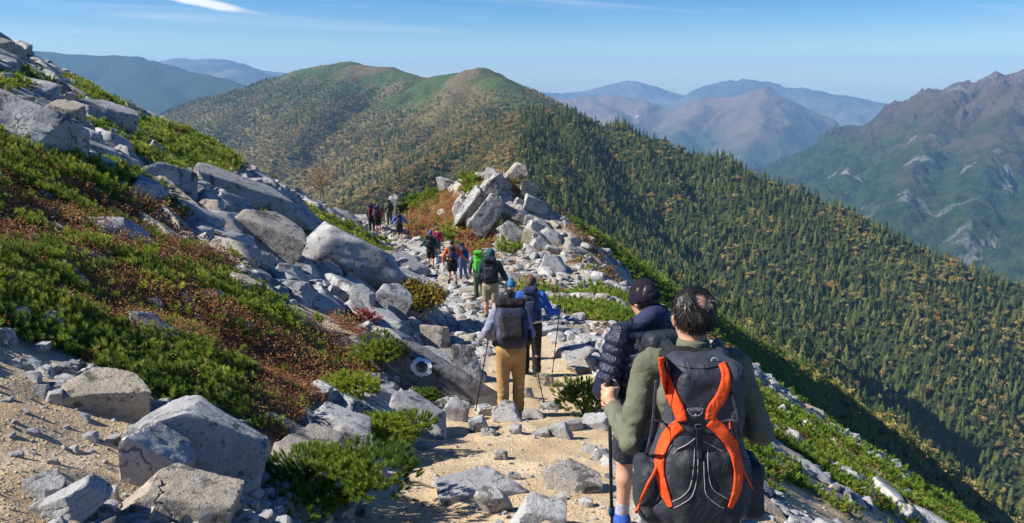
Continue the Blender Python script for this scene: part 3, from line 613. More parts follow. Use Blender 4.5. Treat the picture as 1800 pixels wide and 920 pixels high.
# the boulder fields
rg = np.random.RandomState(11)
FOLK = [(1226, 2.95), (1143, 5.0), (898, 9.7), (936, 12.4), (899, 13.6), (862, 18.2), (842, 25.5), (795, 30), (814, 31.5), (757, 34), (702, 44), (653, 47.5), (664, 46.5), (684, 50)]
FOLK = [(at(a, 560, b)[0], b, a) for a, b in FOLK]                # ground kept free for the hikers' feet
def field(n, dmin, dmax, smin, smax_):
    """random boulders on stony ground between two distances"""
    out = []; u = rg.uniform(-.80, .80, n); Y = np.exp(rg.uniform(math.log(dmin), math.log(dmax), n)); X = u*Y
    Z = gz(X, Y); g, r, s, px, py, dep = kinds(X, Y, Z)
    ok = (s < .5)*((g < .5)*(r < .5)+(rg.uniform(size=n) < .07))*(px > -160)*(px < 1960)*(py < 1000)*(py > -50)
    d = np.abs(X-tX(Y)); ok = ok*((d > 1.1)+(Y > 20)*(d > .55)+(Y > 40)*1.0)
    ok = ok*((X < 6)+(Y < 62)+(rg.uniform(size=n) < .12))
    sz = smin*(smax_/smin)**(rg.uniform(size=n)**2.2)
    sz = np.where((X > tX(Y)+1.2)*(Y > 15), sz*.55, sz)
    for fx, fy, fp in FOLK:
        ok = ok*(((X-fx)**2+(Y-fy)**2) > (.4+sz*.5)**2)
        ok = ok*((np.abs(px-fp) > 16+300/dep) | (Y > fy) | (Y < fy-5) | (sz < .45))
    rgt = (X > tX(Y)); ok = ok*(~rgt | (Y > 14) | ((py < 670)*(Y > 9.5)) | (rg.uniform(size=n) < .25) | (X-tX(Y)-wR(Y) > 1.5))*(~rgt | (Y < 14) | (Y > 30) | (rg.uniform(size=n) < .6))
    for i in np.nonzero(ok)[0]: out.append((X[i], Y[i], Z[i], sz[i], px[i], py[i], dep[i]))
    return out
cand = field(2600, 5.5, 14, .16, .75)+field(5200, 12, 30, .25, 1.05)+field(6000, 26, 62, .32, 1.6)+field(2500, 55, 140, .6, 2.6)
cand.sort(key=lambda c: -c[3]/c[6])
acc = []; cell = {}
def blocked(x, y, r):
    for (qx, qy, qr) in cell.get((int(x//3), int(y//3)), ()):
        if (qx-x)**2+(qy-y)**2 < (.62*(qr+r))**2: return True
    return False
def occupy(x, y, r):
    for i in range(int((x-r-2)//3), int((x+r+2)//3)+1):
        for j in range(int((y-r-2)//3), int((y+r+2)//3)+1): cell.setdefault((i, j), []).append((x, y, r))
for (x, y, r) in rocks_used: occupy(x, y, r)
for c in cand:
    if blocked(c[0], c[1], c[3]*.5): continue
    occupy(c[0], c[1], c[3]*.5); acc.append(c)
rest = []
def rock_pose(x, y, s, rr):
    n = gnormal(x, y, .6); xd = (Vector((1, -.25, 0))-n*Vector((1, -.25, 0)).dot(n)).normalized(); q = Matrix((xd, n.cross(xd), n)).transposed().to_4x4()
    e = (q@Matrix.Rotation(rr.normal()*.5+(1.57 if rr.uniform() < .2 else 0), 4, 'Z')@Matrix.Rotation(rr.normal()*.16, 4, 'X')@Matrix.Rotation(rr.normal()*.16, 4, 'Y')).to_euler()
    return e, (s*rr.uniform(1.0, 1.75), s*rr.uniform(.6, 1.0), s*rr.uniform(.32, .68))
rr = np.random.RandomState(4); nind = 0
for i, (x, y, z, s, px, py, dep) in enumerate(acc):
    e, sc = rock_pose(x, y, s, rr); vis = -20 < px < 1820 and 20 < py < 930
    hidden = 1090 < px < 1350 and py > 520                                  # behind the two nearest hikers
    if vis and not hidden and nind < 185:
        o = link('boulder', ROCK_MID[i % 12] if s/dep > .035 else ROCK_MID[i % 12]); o.location = (x, y, z+sc[2]*.07); o.rotation_euler = e; o.scale = sc; nind += 1
        if x < tX(y): tag(o, rock_words(sc)+' granite boulder'+zone_of(px, py, ROCK_ZONES), 'boulder', 'granite boulders beside the trail')
        else: tag(o, rock_words(sc)+' granite boulder'+zone_of(px, py, ROCK_ZONES), 'boulder', 'granite boulders beside the trail')
    else: rest.append((x, y, z+sc[2]*.07, e, sc))
PR = [proto('boulder_shape', m.copy(), []) for m in ROCK_SMALL+ROCK_MID[:4]]
# fine rubble between the boulders and on the trail
nrub = 22000; u = rg.uniform(-.85, .85, nrub); Y = np.exp(rg.uniform(math.log(1.8), math.log(75), nrub)); X = u*Y; Z = gz(X, Y)
g, r, s, px, py, dep = kinds(X, Y, Z); ok = (g < .5)*(r < .5)*((s < .5)+(rg.uniform(size=nrub) < .75))
rub = [(X[i], Y[i], Z[i], s[i] > .5) for i in np.nonzero(ok)[0]]
P, E, C, I = [], [], [], []
for (x, y, z, e, sc) in rest: P.append((x, y, z)); E.append(tuple(e)); C.append(sc); I.append(rr.randint(len(PR)))
for (x, y, z, snd) in rub:
    q = (.008+.035*rr.uniform()**4) if snd else (.02+.09*rr.uniform()**2); q *= (.55+.16*y if not snd else .7+.06*y); q = min(q, .55)
    P.append((x, y, z+q*.1)); E.append(tuple(rr.uniform(-.4, .4, 2))+(rr.uniform(0, 6.28),)); C.append((q*1.25, q, q*.7)); I.append(rr.randint(6))
scatter('rubble', P, E, C, I, PR)
# ------------------------------------------------------------------ plants of the slope
def mat_leaf(name, stops, trans=.32, rough=.55):
    m = NT(name); r = m.rnd(); p = m.pos(); n = m.noise(p, 1.1, 4)
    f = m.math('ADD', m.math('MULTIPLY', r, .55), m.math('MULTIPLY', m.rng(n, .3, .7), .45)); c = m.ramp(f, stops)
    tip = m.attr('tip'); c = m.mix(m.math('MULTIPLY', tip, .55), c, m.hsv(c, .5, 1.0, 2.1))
    tr = m.n('ShaderNodeBsdfTranslucent'); m.put(tr.inputs[0], c); mx = m.n('ShaderNodeMixShader'); mx.inputs[0].default_value = trans
    m.t.links.new(m.b.outputs[0], mx.inputs[1]); m.t.links.new(tr.outputs[0], mx.inputs[2]); m.t.links.new(mx.outputs[0], m.out.inputs['Surface'])
    return m.fin(c, rough, .25)
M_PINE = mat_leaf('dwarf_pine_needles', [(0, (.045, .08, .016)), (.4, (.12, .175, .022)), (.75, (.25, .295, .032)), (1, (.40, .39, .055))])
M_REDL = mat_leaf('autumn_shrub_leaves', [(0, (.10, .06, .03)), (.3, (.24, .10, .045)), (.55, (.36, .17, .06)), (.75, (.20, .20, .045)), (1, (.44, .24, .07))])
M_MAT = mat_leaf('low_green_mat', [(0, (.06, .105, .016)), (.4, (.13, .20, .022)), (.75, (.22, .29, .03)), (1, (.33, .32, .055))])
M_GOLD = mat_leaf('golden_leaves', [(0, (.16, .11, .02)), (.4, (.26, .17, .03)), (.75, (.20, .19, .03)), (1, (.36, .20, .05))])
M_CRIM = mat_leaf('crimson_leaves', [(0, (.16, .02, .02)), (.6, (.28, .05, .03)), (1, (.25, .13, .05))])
M_BARK = NT('bark'); M_BARK = M_BARK.fin(M_BARK.mix(M_BARK.noise(M_BARK.pos(), 30, 4), (.09, .07, .055), (.24, .20, .17)), .9, .2)
def add_attr(me, tip):
    a = me.attributes.new('tip', 'FLOAT', 'POINT'); a.data.foreach_set('value', np.asarray(tip, np.float32))
def perp(d):
    a = np.cross(d, [0, 0, 1.0]); 
    if np.linalg.norm(a) < .1: a = np.cross(d, [1.0, 0, 0])
    a /= np.linalg.norm(a); return a, np.cross(d, a)
def shoot(V, T, F, rg, b, d, L, nn, nl, wd):
    d = d/np.linalg.norm(d); a, c = perp(d)
    for k in range(nn):
        t = .25+.75*k/nn; th = k*2.4+rg.uniform(-.4, .4); sp = (1.25-.95*t)+rg.uniform(-.15, .15)
        o = d*math.cos(sp)+(a*math.cos(th)+c*math.sin(th))*math.sin(sp); s = np.cross(o, d); ns = np.linalg.norm(s); s = s/ns if ns > 1e-4 else a
        q = b+d*L*t; i = len(V); V += [q-s*wd, q+s*wd, q+o*nl*rg.uniform(.8, 1.15)]; T += [.0, .0, 1.0]; F.append((i, i+1, i+2))
def pine_cluster(seed, nshoot=7, spread=.075, name='pine_tuft'):
    rg = np.random.RandomState(seed); V, T, F = [], [], []
    for k in range(nshoot):
        th = rg.uniform(0, 6.28); rd = spread*math.sqrt(rg.uniform()); b = np.array([rd*math.cos(th), rd*math.sin(th), rg.uniform(-.03, .02)])
        d = np.array([b[0]*5, b[1]*5, 1.0])+rg.normal(size=3)*.18; shoot(V, T, F, rg, b, d, .05*rg.uniform(.8, 1.25), 24, .04, .0042)
    me = mesh_np(name, V, F, False); add_attr(me, T); return me
def leaf_cluster(seed, nl=34, spread=.08, size=.022, hgt=.09, name='leaf_tuft'):
    rg = np.random.RandomState(seed); V, T, F = [], [], []
    for k in range(nl):
        th = rg.uniform(0, 6.28); rd = spread*math.sqrt(rg.uniform()); q = np.array([rd*math.cos(th), rd*math.sin(th), hgt*rg.uniform(-.2, 1)])
        d = rg.normal(size=3); d[2] = abs(d[2])*.6+.15; d /= np.linalg.norm(d); a, c = perp(rg.normal(size=3)); a, c = perp(d)
        s = size*rg.uniform(.7, 1.3); i = len(V); n = a+.4*rg.normal(size=3)
        V += [q, q+d*s*.5+a*s*.32, q+d*s, q+d*s*.5-a*s*.32]; T += [0, .3, .6, .3]; F.append((i, i+1, i+2, i+3))
    me = mesh_np(name, V, F, False); add_attr(me, T); return me
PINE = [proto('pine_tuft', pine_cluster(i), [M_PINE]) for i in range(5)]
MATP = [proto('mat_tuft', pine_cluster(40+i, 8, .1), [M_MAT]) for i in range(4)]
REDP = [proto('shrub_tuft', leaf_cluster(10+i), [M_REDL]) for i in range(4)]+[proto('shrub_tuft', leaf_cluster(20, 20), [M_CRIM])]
rg = np.random.RandomState(21)
SH = [(1.9, 5, .055), (5, 8, .07), (8, 12, .10), (12, 18, .15), (18, 28, .22), (28, 38, .30), (38, 58, .26), (58, 75, .5), (75, 130, .85), (130, 230, 1.3)]
gp, gr_, gs, gi_ = [], [], [], []; mp, mr, ms, mi = [], [], [], []; rp, rr_, rs, ri = [], [], [], []
for (d0, d1, sp) in SH:
    ys = np.arange(d0, d1, sp); xs = np.arange(-.82*d1, .82*d1, sp); X, Y = np.meshgrid(xs, ys); X, Y = X.ravel(), Y.ravel()
    X = X+rg.uniform(-.5, .5, X.shape)*sp; Y = Y+rg.uniform(-.5, .5, Y.shape)*sp
    m = np.abs(X) < .82*Y; X, Y = X[m], Y[m]; Z = gz(X, Y); g, r, s, px, py, dep = kinds(X, Y, Z)
    inn = (px > -150)*(px < 1950)*(py < 1040)*(py > -40)
    n = len(X); cz = canopy(X, Y); sc = sp/.085
    left = (X < tX(Y)) | ((poly_dist(X, Y, KNOLL)[0] < 7)*(Y > 36))
    sw = rg.uniform(size=n); gg = np.where(r > .5, sw < .05, (g > .5)*(sw > .10)*1.0) > .5; rd = np.where(r > .5, sw > .05, (g > .5)*(sw < .10)*1.0) > .5
    for kind, sel in (('g', gg*left), ('m', gg*~left), ('r', rd)):
        i = np.nonzero(sel*inn)[0]; k = len(i)
        big = min(sc, 4.0 if kind == 'g' else 6.0); big = max(big, 4.2) if d0 == 38 else big
        h = cz[i]*rg.uniform(.45, 1.0, k)*(1.0 if kind == 'g' else .55)
        P = np.stack([X[i], Y[i], Z[i]+h], 1); tilt = np.stack([rg.normal(size=k)*.28, rg.normal(size=k)*.28+.12, rg.uniform(0, 6.28, k)], 1)
        scl = np.stack([rg.uniform(.85, 1.35, k)*big, rg.uniform(.85, 1.35, k)*big, rg.uniform(.8, 1.3, k)*min(big, (1.6 if kind != 'm' else 1.9) if d0 < 28 else 2.8)], 1)
        if kind == 'g': gp.append(P); gr_.append(tilt); gs.append(scl); gi_.append(rg.randint(0, 5, k))
        elif kind == 'm': mp.append(P); mr.append(tilt); ms.append(scl); mi.append(rg.randint(0, 4, k))
        else: rp.append(P); rr_.append(tilt); rs.append(scl); ri.append(rg.choice(5, k, p=[.23, .23, .23, .23, .08]))
cc = np.concatenate
print('tufts', sum(map(len, gp)), sum(map(len, mp)), sum(map(len, rp)))
scatter('dwarf_pine_mat', cc(gp), cc(gr_), cc(gs), cc(gi_), PINE)
scatter('green_slope_mat', cc(mp), cc(mr), cc(ms), cc(mi), MATP)
scatter('autumn_shrub_mat', cc(rp), cc(rr_), cc(rs), cc(ri), REDP)

def tube(V, F, pts, rads, n=6):
    pts = np.asarray(pts, float); b0 = len(V)
    for k, (p, r) in enumerate(zip(pts, rads)):
        d = pts[min(k+1, len(pts)-1)]-pts[max(k-1, 0)]; d = d/(np.linalg.norm(d)+1e-9); a, c = perp(d)
        for j in range(n): t = 2*math.pi*j/n; V.append(p+r*(a*math.cos(t)+c*math.sin(t)))
    for k in range(len(pts)-1):
        for j in range(n): j2 = (j+1) % n; F.append((b0+k*n+j, b0+k*n+j2, b0+(k+1)*n+j2, b0+(k+1)*n+j))
def bush(name, label, px, py, w, h, seed, kind='pine', group=None, deep=.9):
    """one shrub: stems and a foliage mesh of separate shoots, standing where its foot meets the slope"""
    p = hit(px, py+h*.45); dep = proj(p)[2]; W_, H_ = w/FPX*dep, h/FPX*dep; rg = np.random.RandomState(seed)
    c = at(px, py, p[1]+.2*W_); base = np.array([c[0], c[1], gz(c[0], c[1])]); root = empty(name, base); tag(root, label, 'shrub', group)
    hz_ = max(c[2]-base[2], 0)+H_*.5
    V, T, F = [], [], []; SV, SF = [], []
    lobes = [(rg.uniform(-.33, .33), rg.uniform(-.33, .33), rg.uniform(.35, .62), rg.uniform(.24, .36)) for _ in range(9)]
    nsh = int(850*min(1.8, max(.35, (W_/.85)**1.5)))
    for k in range(nsh):
        lx, ly, lz, lr = lobes[rg.randint(len(lobes))]; d = rg.normal(size=3); d[2] = abs(d[2])*.9-.15; d /= np.linalg.norm(d)
        q = np.array([(lx+d[0]*lr)*W_, (ly+d[1]*lr)*W_*deep, max(.02, (lz+d[2]*lr))*hz_*1.05])
        dd = d*np.array([1, 1, .7])+np.array([0, 0, .75])
        if kind == 'pine': shoot(V, T, F, rg, q, dd, .05*rg.uniform(.8, 1.3), 26, .042, .0042)
        else:
            for j in range(5):
                e = rg.normal(size=3); e /= np.linalg.norm(e); a, cc_ = perp(e); s = .035*rg.uniform(.7, 1.3)*max(1, dep/9); qq = q+rg.normal(size=3)*.05; i = len(V)
                V += [qq, qq+e*s*.5+a*s*.34, qq+e*s, qq+e*s*.5-a*s*.34]; T += [0, .3, .6, .3]; F += [(i, i+1, i+2), (i, i+2, i+3)]
    for (lx, ly, lz, lr) in lobes:
        e = np.array([lx*W_, ly*W_*deep, lz*hz_]); tube(SV, SF, [(lx*.1*W_, ly*.1*W_, -.05), e*.5+rg.normal(size=3)*.02, e, e*1.25], [.018, .014, .009, .003], 5)
    me = mesh_np('foliage', V, F, False); add_attr(me, T)
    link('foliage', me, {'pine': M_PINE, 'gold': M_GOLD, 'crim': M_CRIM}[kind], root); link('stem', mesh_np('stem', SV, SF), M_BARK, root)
    return root
bush('dwarf_pine_bush', 'big round dwarf pine bush in front of the lichen-blotched boulder', 582, 862, 262, 118, 1)
bush('dwarf_pine_bush', 'dark spreading dwarf pine bush between the white-topped rock and the sandy trail', 694, 760, 140, 74, 2)
bush('dwarf_pine_bush', 'dwarf pine bush growing at the upper edge of the white-ring slab', 668, 630, 86, 78, 3)
bush('dwarf_pine_bush', 'small dwarf pine bush overhanging the foot of the white-ring slab', 742, 704, 46, 22, 4)
bush('dwarf_pine_bush', 'lone dwarf pine bush on the outer edge of the trail beside the hikers', 1028, 700, 100, 66, 5)
bush('dwarf_pine_bush', 'dark dwarf pine bush beneath the red-leaved mat', 620, 690, 80, 60, 6)
bush('autumn_bush', 'golden-brown autumn bush among the grey boulders above the painted slab', 733, 528, 80, 85, 7, 'gold')
bush('crimson_bush', 'low crimson-leaved bush beside the upper sandy patch', 636, 566, 44, 26, 8, 'crim')
# bare roots beside the trail
for (pts, lab) in (([(676, 848), (700, 850), (735, 852), (760, 860)], 'dark bare root lying across the sand below the squat rock'), ([(590, 640), (620, 655), (650, 668), (680, 690)], 'twisted grey root below the red-leaved mat'), ([(690, 870), (720, 880), (745, 892)], 'thin dark root in the sand beside the round bush')):
    V, F = [], []; q = [hit(*p_)+np.array([0, 0, .012]) for p_ in pts]; qq = []
    for a_, b_ in zip(q[:-1], q[1:]):
        for t in (0, .33, .66): v = a_*(1-t)+b_*t; v[2] = gz(v[0], v[1])+.012+.012*math.sin(7*v[0]); qq.append(v)
    qq.append(q[-1]); tube(V, F, qq, np.linspace(.016, .007, len(qq)), 6); tag(link('bare_root', mesh_np('bare_root', V, F), M_BARK), lab, 'root')
# ------------------------------------------------------------------ forests
def mat_tree(name, stops):
    m = NT(name); r = m.rnd(); n = m.noise(m.pos(), .35, 3); c = m.ramp(r, stops); c = m.mix(m.rng(n, .35, .65, 0, .5), c, m.hsv(c, .5, 1, .55)); return m.fin(c, .8, .15)
M_CONI = mat_tree('conifer_foliage', [(0, (.03, .05, .018)), (.35, (.062, .088, .025)), (.7, (.115, .138, .034)), (1, (.21, .205, .05))])
M_AUT = mat_tree('autumn_foliage', [(0, (.08, .11, .03)), (.3, (.16, .185, .05)), (.55, (.28, .27, .08)), (.8, (.35, .285, .095)), (1, (.46, .35, .09))])
M_TAN = mat_tree('tan_foliage', [(0, (.17, .155, .06)), (.3, (.30, .235, .09)), (.6, (.42, .31, .115)), (.8, (.36, .215, .09)), (1, (.50, .37, .11))])
M_BRT = mat_tree('bright_autumn_foliage', [(0, (.22, .22, .04)), (.5, (.38, .29, .045)), (.85, (.44, .25, .045)), (1, (.40, .16, .04))])
def conifer(seed):
    rg = np.random.RandomState(seed); V, F, MI = [], [], []; n = 7
    tube(V, F, [(0, 0, 0), (0, 0, .5), (0, 0, .98)], [.02, .013, .003], 4); MI = [1]*len(F)
    nt_ = 10
    for k in range(nt_):
        z = .07+.87*k/nt_; r = (.205*(1-k/nt_)**.7+.02)*rg.uniform(.75, 1.2); h = .15*(1-.4*k/nt_); t0 = rg.uniform(0, 6.28); i = len(V); V.append(np.array([rg.normal()*.008, rg.normal()*.008, z+h]))
        for j in range(n):
            for e in (0, 1):
                t = t0+2*math.pi*(j+.5*e)/n; q = r*(rg.uniform(.8, 1.2) if e == 0 else .42); V.append(np.array([q*math.cos(t), q*math.sin(t), z-(.035 if e == 0 else -.01)+rg.normal()*.008]))
        for j in range(2*n): F.append((i, i+1+j, i+1+(j+1) % (2*n))); MI.append(0)
    return V, F, MI
def broadleaf(seed, nq=150):
    rg = np.random.RandomState(seed); V, F, MI = [], [], []
    tube(V, F, [(0, 0, 0), (.01, 0, .35), (0, .02, .7)], [.03, .022, .008], 4); MI = [1]*len(F)
    lob = [(rg.uniform(-.2, .2), rg.uniform(-.2, .2), rg.uniform(.42, .8), rg.uniform(.13, .22)) for _ in range(8)]
    for k in range(nq):
        lx, ly, lz, lr = lob[rg.randint(8)]; d = rg.normal(size=3); d /= np.linalg.norm(d); c = np.array([lx, ly, lz])+d*lr*rg.uniform(.7, 1.05)
        nrm = d+rg.normal(size=3)*.5; nrm /= np.linalg.norm(nrm); a, b = perp(nrm); s = .055*rg.uniform(.7, 1.3); i = len(V)
        V += [c+a*s, c+b*s*.8, c-a*s, c-b*s*.8]; F.append((i, i+1, i+2, i+3)); MI.append(0)
    return V, F, MI
def poly_mesh(name, V, F, MI, mats):
    me = bpy.data.meshes.new(name); me.from_pydata([tuple(v) for v in V], [], F); me.polygons.foreach_set('material_index', MI)
    for m in mats: me.materials.append(m)
    me.update(); return me
CON = [poly_mesh('conifer_tree', *conifer(i), (M_CONI, M_BARK)) for i in range(5)]
AUT = [poly_mesh('autumn_tree', *broadleaf(i), (M_AUT, M_BARK)) for i in range(4)]
BRT = [poly_mesh('bright_autumn_tree', *broadleaf(9+i), (M_BRT, M_BARK)) for i in range(2)]
TAN = [poly_mesh('tan_tree', *broadleaf(20+i), (M_TAN, M_BARK)) for i in range(4)]
# what the near hillside hides
cols = np.arange(-300, 2105, 5.0); prof = np.full(cols.shape, 2000.0)
for Y in np.geomspace(3, 320, 420):
    d = ray(cols, np.full(cols.shape, 300.)); x = d[:, 0]/d[:, 1]*Y
    for _ in range(2):
        z = gz(x, np.full(x.shape, Y), False); dep = Y*CP-(z-CZ)*SP; x = (cols-900)/FPX*dep
    prof = np.minimum(prof, proj(np.stack([x, np.full(x.shape, Y), z], -1))[1])
def near_sky(px): return np.interp(px, cols, prof)
rg = np.random.RandomState(31)
def sample(zf, x0, x1, y0, y1, sp):
    X, Y = np.meshgrid(np.arange(x0, x1, sp), np.arange(y0, y1, sp)); X, Y = X.ravel(), Y.ravel(); X = X+rg.uniform(-.5, .5, X.shape)*sp; Y = Y+rg.uniform(-.5, .5, Y.shape)*sp
    px, py, dep = proj(np.stack([X, Y, np.full(X.shape, -100.)], -1)); m = (px > -150)*(px < 1990); X, Y = X[m], Y[m]; Z = zf(X, Y); e = 4.0
    nx, ny = (zf(X-e, Y)-zf(X+e, Y))/(2*e), (zf(X, Y-e)-zf(X, Y+e))/(2*e)
    P = np.stack([X, Y, Z], -1); px, py, dep = proj(P); view = P-np.array([0, 0, CZ]); view /= np.linalg.norm(view, axis=1)[:, None]
    face = -(nx*view[:, 0]+ny*view[:, 1]+view[:, 2])/np.sqrt(nx*nx+ny*ny+1)
    ok = (face > -.12)*(py < near_sky(px)+25)*(py < 1010); return P[ok], px[ok], py[ok], dep[ok], face[ok]
trees = []     # (x, y, z, height, kind, dep, px, py)
P, px, py, dep, fc = sample(ridge_z, -420, 1480, 260, 1250, 4.1)
leftf = sstep(930, 890, px)*1.0; nn = fbm2(P[:, 0]/60, P[:, 1]/60, 4, 81); n2_ = fbm2(P[:, 0]/22, P[:, 1]/22, 3, 82)
u = rg.uniform(size=len(P)); pa = np.clip(.13+.34*(nn > .42)+.25*(n2_ > .6)+.6*leftf, 0, .93); isA = u < pa
bright = (rg.uniform(size=len(P)) < .06)*isA*(leftf < .5)
gap = (rg.uniform(size=len(P)) < np.where(leftf*(nn > .0) > .5, .55, .10))
H = np.where(isA, rg.uniform(5, 8.5, len(P)), 4.5+9.5*rg.uniform(size=len(P))**1.3)*np.where(leftf > .5, .8, 1.0)*(1+.22*np.clip(n2_, -1, 1))
for i in np.nonzero(~gap)[0]: trees.append((*P[i], H[i], 2 if bright[i] else ((3 if (leftf[i] > .5 and rg.uniform() < .75) or rg.uniform() < .2 else 1) if isA[i] else 0), dep[i], px[i], py[i]))
P, px, py, dep, fc = sample(massif_z, -1900, 480, 1060, 2900, 8.5)
lim = -15-95*(.5+.5*fbm2(P[:, 0]/260, P[:, 1]/260, 4, 84)); nn = fbm2(P[:, 0]/110, P[:, 1]/110, 4, 85)
pk = sstep(70, -25, P[:, 2]-lim); okm = rg.uniform(size=len(P)) < pk*.9; isA = rg.uniform(size=len(P)) < np.clip(.70+.6*nn, .15, .96)
H = np.where(isA, rg.uniform(6, 10, len(P)), rg.uniform(8, 14, len(P)))*(.35+.65*pk)
for i in np.nonzero(okm)[0]: trees.append((*P[i], H[i], (3 if rg.uniform() < .62 else 1) if isA[i] else 0, dep[i], px[i], py[i]))
# scrub and young trees on the shaded side of the grassy spur
X, Y = np.meshgrid(np.arange(20, 190, 2.6), np.arange(85, 310, 2.6)); X, Y = X.ravel()+rg.uniform(-1.3, 1.3, X.size), Y.ravel()+rg.uniform(-1.3, 1.3, X.size); Z = gz(X, Y); px, py, dep = proj(np.stack([X, Y, Z], -1))
ds, _, _, sd = poly_dist(X, Y, SPUR2); ok = (sd < 0)*(ds > 3)*(px > 1150)*(px < 1990)*(py < 1000)*(rg.uniform(size=X.size) < .10+.8*sstep(120, 215, Y+.35*ds)*(.55+.45*fbm2(X/12, Y/12, 3, 91)))
for i in np.nonzero(ok)[0]: trees.append((X[i], Y[i], Z[i], rg.uniform(1.2, 2.2)+2.2*sstep(110, 240, Y[i]), 0 if rg.uniform() < .45 else (3 if rg.uniform() < .3 else 1), dep[i], px[i], py[i]))
trees.sort(key=lambda t: -t[3]/t[5])
TREE_ZONES = [(1500, 640, ' beyond the green grassy spur'), (1700, 820, ' beyond the lowest end of the green slope'), (1750, 520, ' below the forested skyline'), (1600, 500, ' in the middle of the forested face'), (1350, 480, ' beyond the head of the person in olive'), (1150, 400, ' beyond the rocky knoll'), (950, 300, ' just behind the summit block of the knoll'), (720, 320, ' beyond the far end of the trail')]
libs = (CON, AUT, BRT, TAN); cnt = [0, 0, 0, 0]; lims = (290, 110, 60, 60); left_over = []
names = ('conifer_tree', 'autumn_tree', 'bright_autumn_tree', 'tan_tree')
labs = ('dark green conifer', 'olive green broadleaf tree', 'bright yellow-orange autumn tree', 'dull tan autumn tree')
grps = ('conifers on the ridge face', 'olive trees on the ridge face', 'bright autumn trees on the ridge face', 'tan autumn trees on the ridge face')
for t in trees:
    x, y, z, h, k, dep, px, py = t
    behind = (1060 < px < 1350 and py > 490)
    if cnt[k] < lims[k] and -5 < px < 1795 and py < 905 and py < near_sky(px)-4 and not behind:
        o = link(names[k], libs[k][rg.randint(len(libs[k]))]); o.location = (x, y, z-.3); w = h*rg.uniform(.75, 1.3); o.scale = (w, w, h); o.rotation_euler = (0, 0, rg.uniform(0, 6.28))
        tall = ('short', 'middle-sized', 'tall')[int(np.clip((h-5)/(9 if k == 0 else 4)*3, 0, 2))]
        tag(o, labs[k].replace('dark green', tall+' dark green').replace('olive g', tall+' olive g').replace('dull tan', tall+' dull tan').replace('bright y', tall+' bright y')+zone_of(px, py, TREE_ZONES), 'tree', grps[k]); cnt[k] += 1
    else: left_over.append(t)
for k, nm in ((0, 'conifer_forest'), (1, 'autumn_forest'), (2, 'bright_autumn_forest'), (3, 'tan_forest')):
    T = [t for t in left_over if t[4] == k]; n = len(T); A = np.array([t[:4] for t in T])
    if not n: continue
    w = A[:, 3]*rg.uniform(.72, 1.35, n)*(1.3 if k else 1.0)*np.where((A[:, 1] > 1400)*(k > 0), 1.2, 1.0)
    scatter(nm, A[:, :3]-[0, 0, .3], np.stack([np.zeros(n), np.zeros(n), rg.uniform(0, 6.28, n)], 1), np.stack([w, w, A[:, 3]], 1), rg.randint(0, len(libs[k]), n), [proto(nm+'_shape', m.copy(), []) for m in libs[k]])
print('trees', len(trees), cnt)
# the small orange-leaved birch on the skyline of the slope
def birch():
    p = next(q for q in (hit(572, 352+3*k) for k in range(40)) if q is not None); b = np.array([p[0], p[1], gz(p[0], p[1])-.05]); dep = proj(p)[2]; H = 82/FPX*dep; rg = np.random.RandomState(3); root = empty('birch_tree', b)
    tag(root, 'thin birch with sparse orange leaves at the end of the boulder slope', 'tree'); V, F = [], []; LV, LT, LF = [], [], []
    tips = []
    tube(V, F, [(0, 0, 0), (-.03*H, 0, .25*H), (-.06*H, 0, .5*H), (-.1*H, 0, .8*H)], [.05, .042, .03, .012], 6)
    for k in range(14):
        z = rg.uniform(.25, .7)*H; s = np.array([-.12*z, 0, z]); d = np.array([rg.normal()*.8-.1, rg.normal()*.6, .8]); e = s+d*H*.26*rg.uniform(.6, 1.2); m_ = (s+e)/2+rg.normal(size=3)*.05
        tube(V, F, [s, m_, e], [.022, .015, .006], 5); tips += [m_, e, e]
        for j in range(3):
            e2 = e+rg.normal(size=3)*.12*H; tube(V, F, [m_*.4+e*.6, e2], [.009, .004], 4); tips.append(e2)
    for q in tips:
        for j in range(16):
            c = q+rg.normal(size=3)*.09*H; d = rg.normal(size=3); d /= np.linalg.norm(d); a, _ = perp(d); s = .07*rg.uniform(.7, 1.3); i = len(LV); LV += [c, c+d*s*.5+a*s*.35, c+d*s, c+d*s*.5-a*s*.35]; LT += [0, .2, .3, .2]; LF.append((i, i+1, i+2, i+3))
    link('trunk', mesh_np('trunk', V, F), M_BARK, root); me = mesh_np('crown', LV, LF, False); add_attr(me, LT); link('crown', me, mat_leaf('birch_leaves', [(0, (.25, .12, .03)), (1, (.36, .20, .05))]), root)
birch()
# ------------------------------------------------------------------ figures from smooth distance fields
def v3(*a): return np.array(a, float)
def rcone(P, a, b, ra, rb, mod=None):
    a, b = np.asarray(a, float), np.asarray(b, float); ba = b-a; L2 = float(ba@ba)+1e-12
    t = np.clip(((P-a)@ba)/L2, 0, 1); d = np.linalg.norm(P-a-t[:, None]*ba, axis=1)
    r = ra+(rb-ra)*t
    if mod is not None: r = r+mod(t*math.sqrt(L2))
    return d-r
def ell(P, c, r):
    q = (P-np.asarray(c, float)); r = np.asarray(r, float); k0 = np.linalg.norm(q/r, axis=1); k1 = np.linalg.norm(q/(r*r), axis=1)+1e-9
    return np.where(k0 < .05, k0*r.min()-r.min(), k0*(k0-1)/k1)
def rbox(P, c, h, r):
    q = np.abs(P-np.asarray(c, float))-(np.asarray(h, float)-r); return np.linalg.norm(np.maximum(q, 0), axis=1)+np.minimum(q.max(1), 0)-r
def smin(a, b, k): h = np.clip(.5+.5*(b-a)/k, 0, 1); return b*(1-h)+a*h-k*h*(1-h)
def un(ds, k=.02):
    r = ds[0]
    for d in ds[1:]: r = smin(r, d, k)
    return r
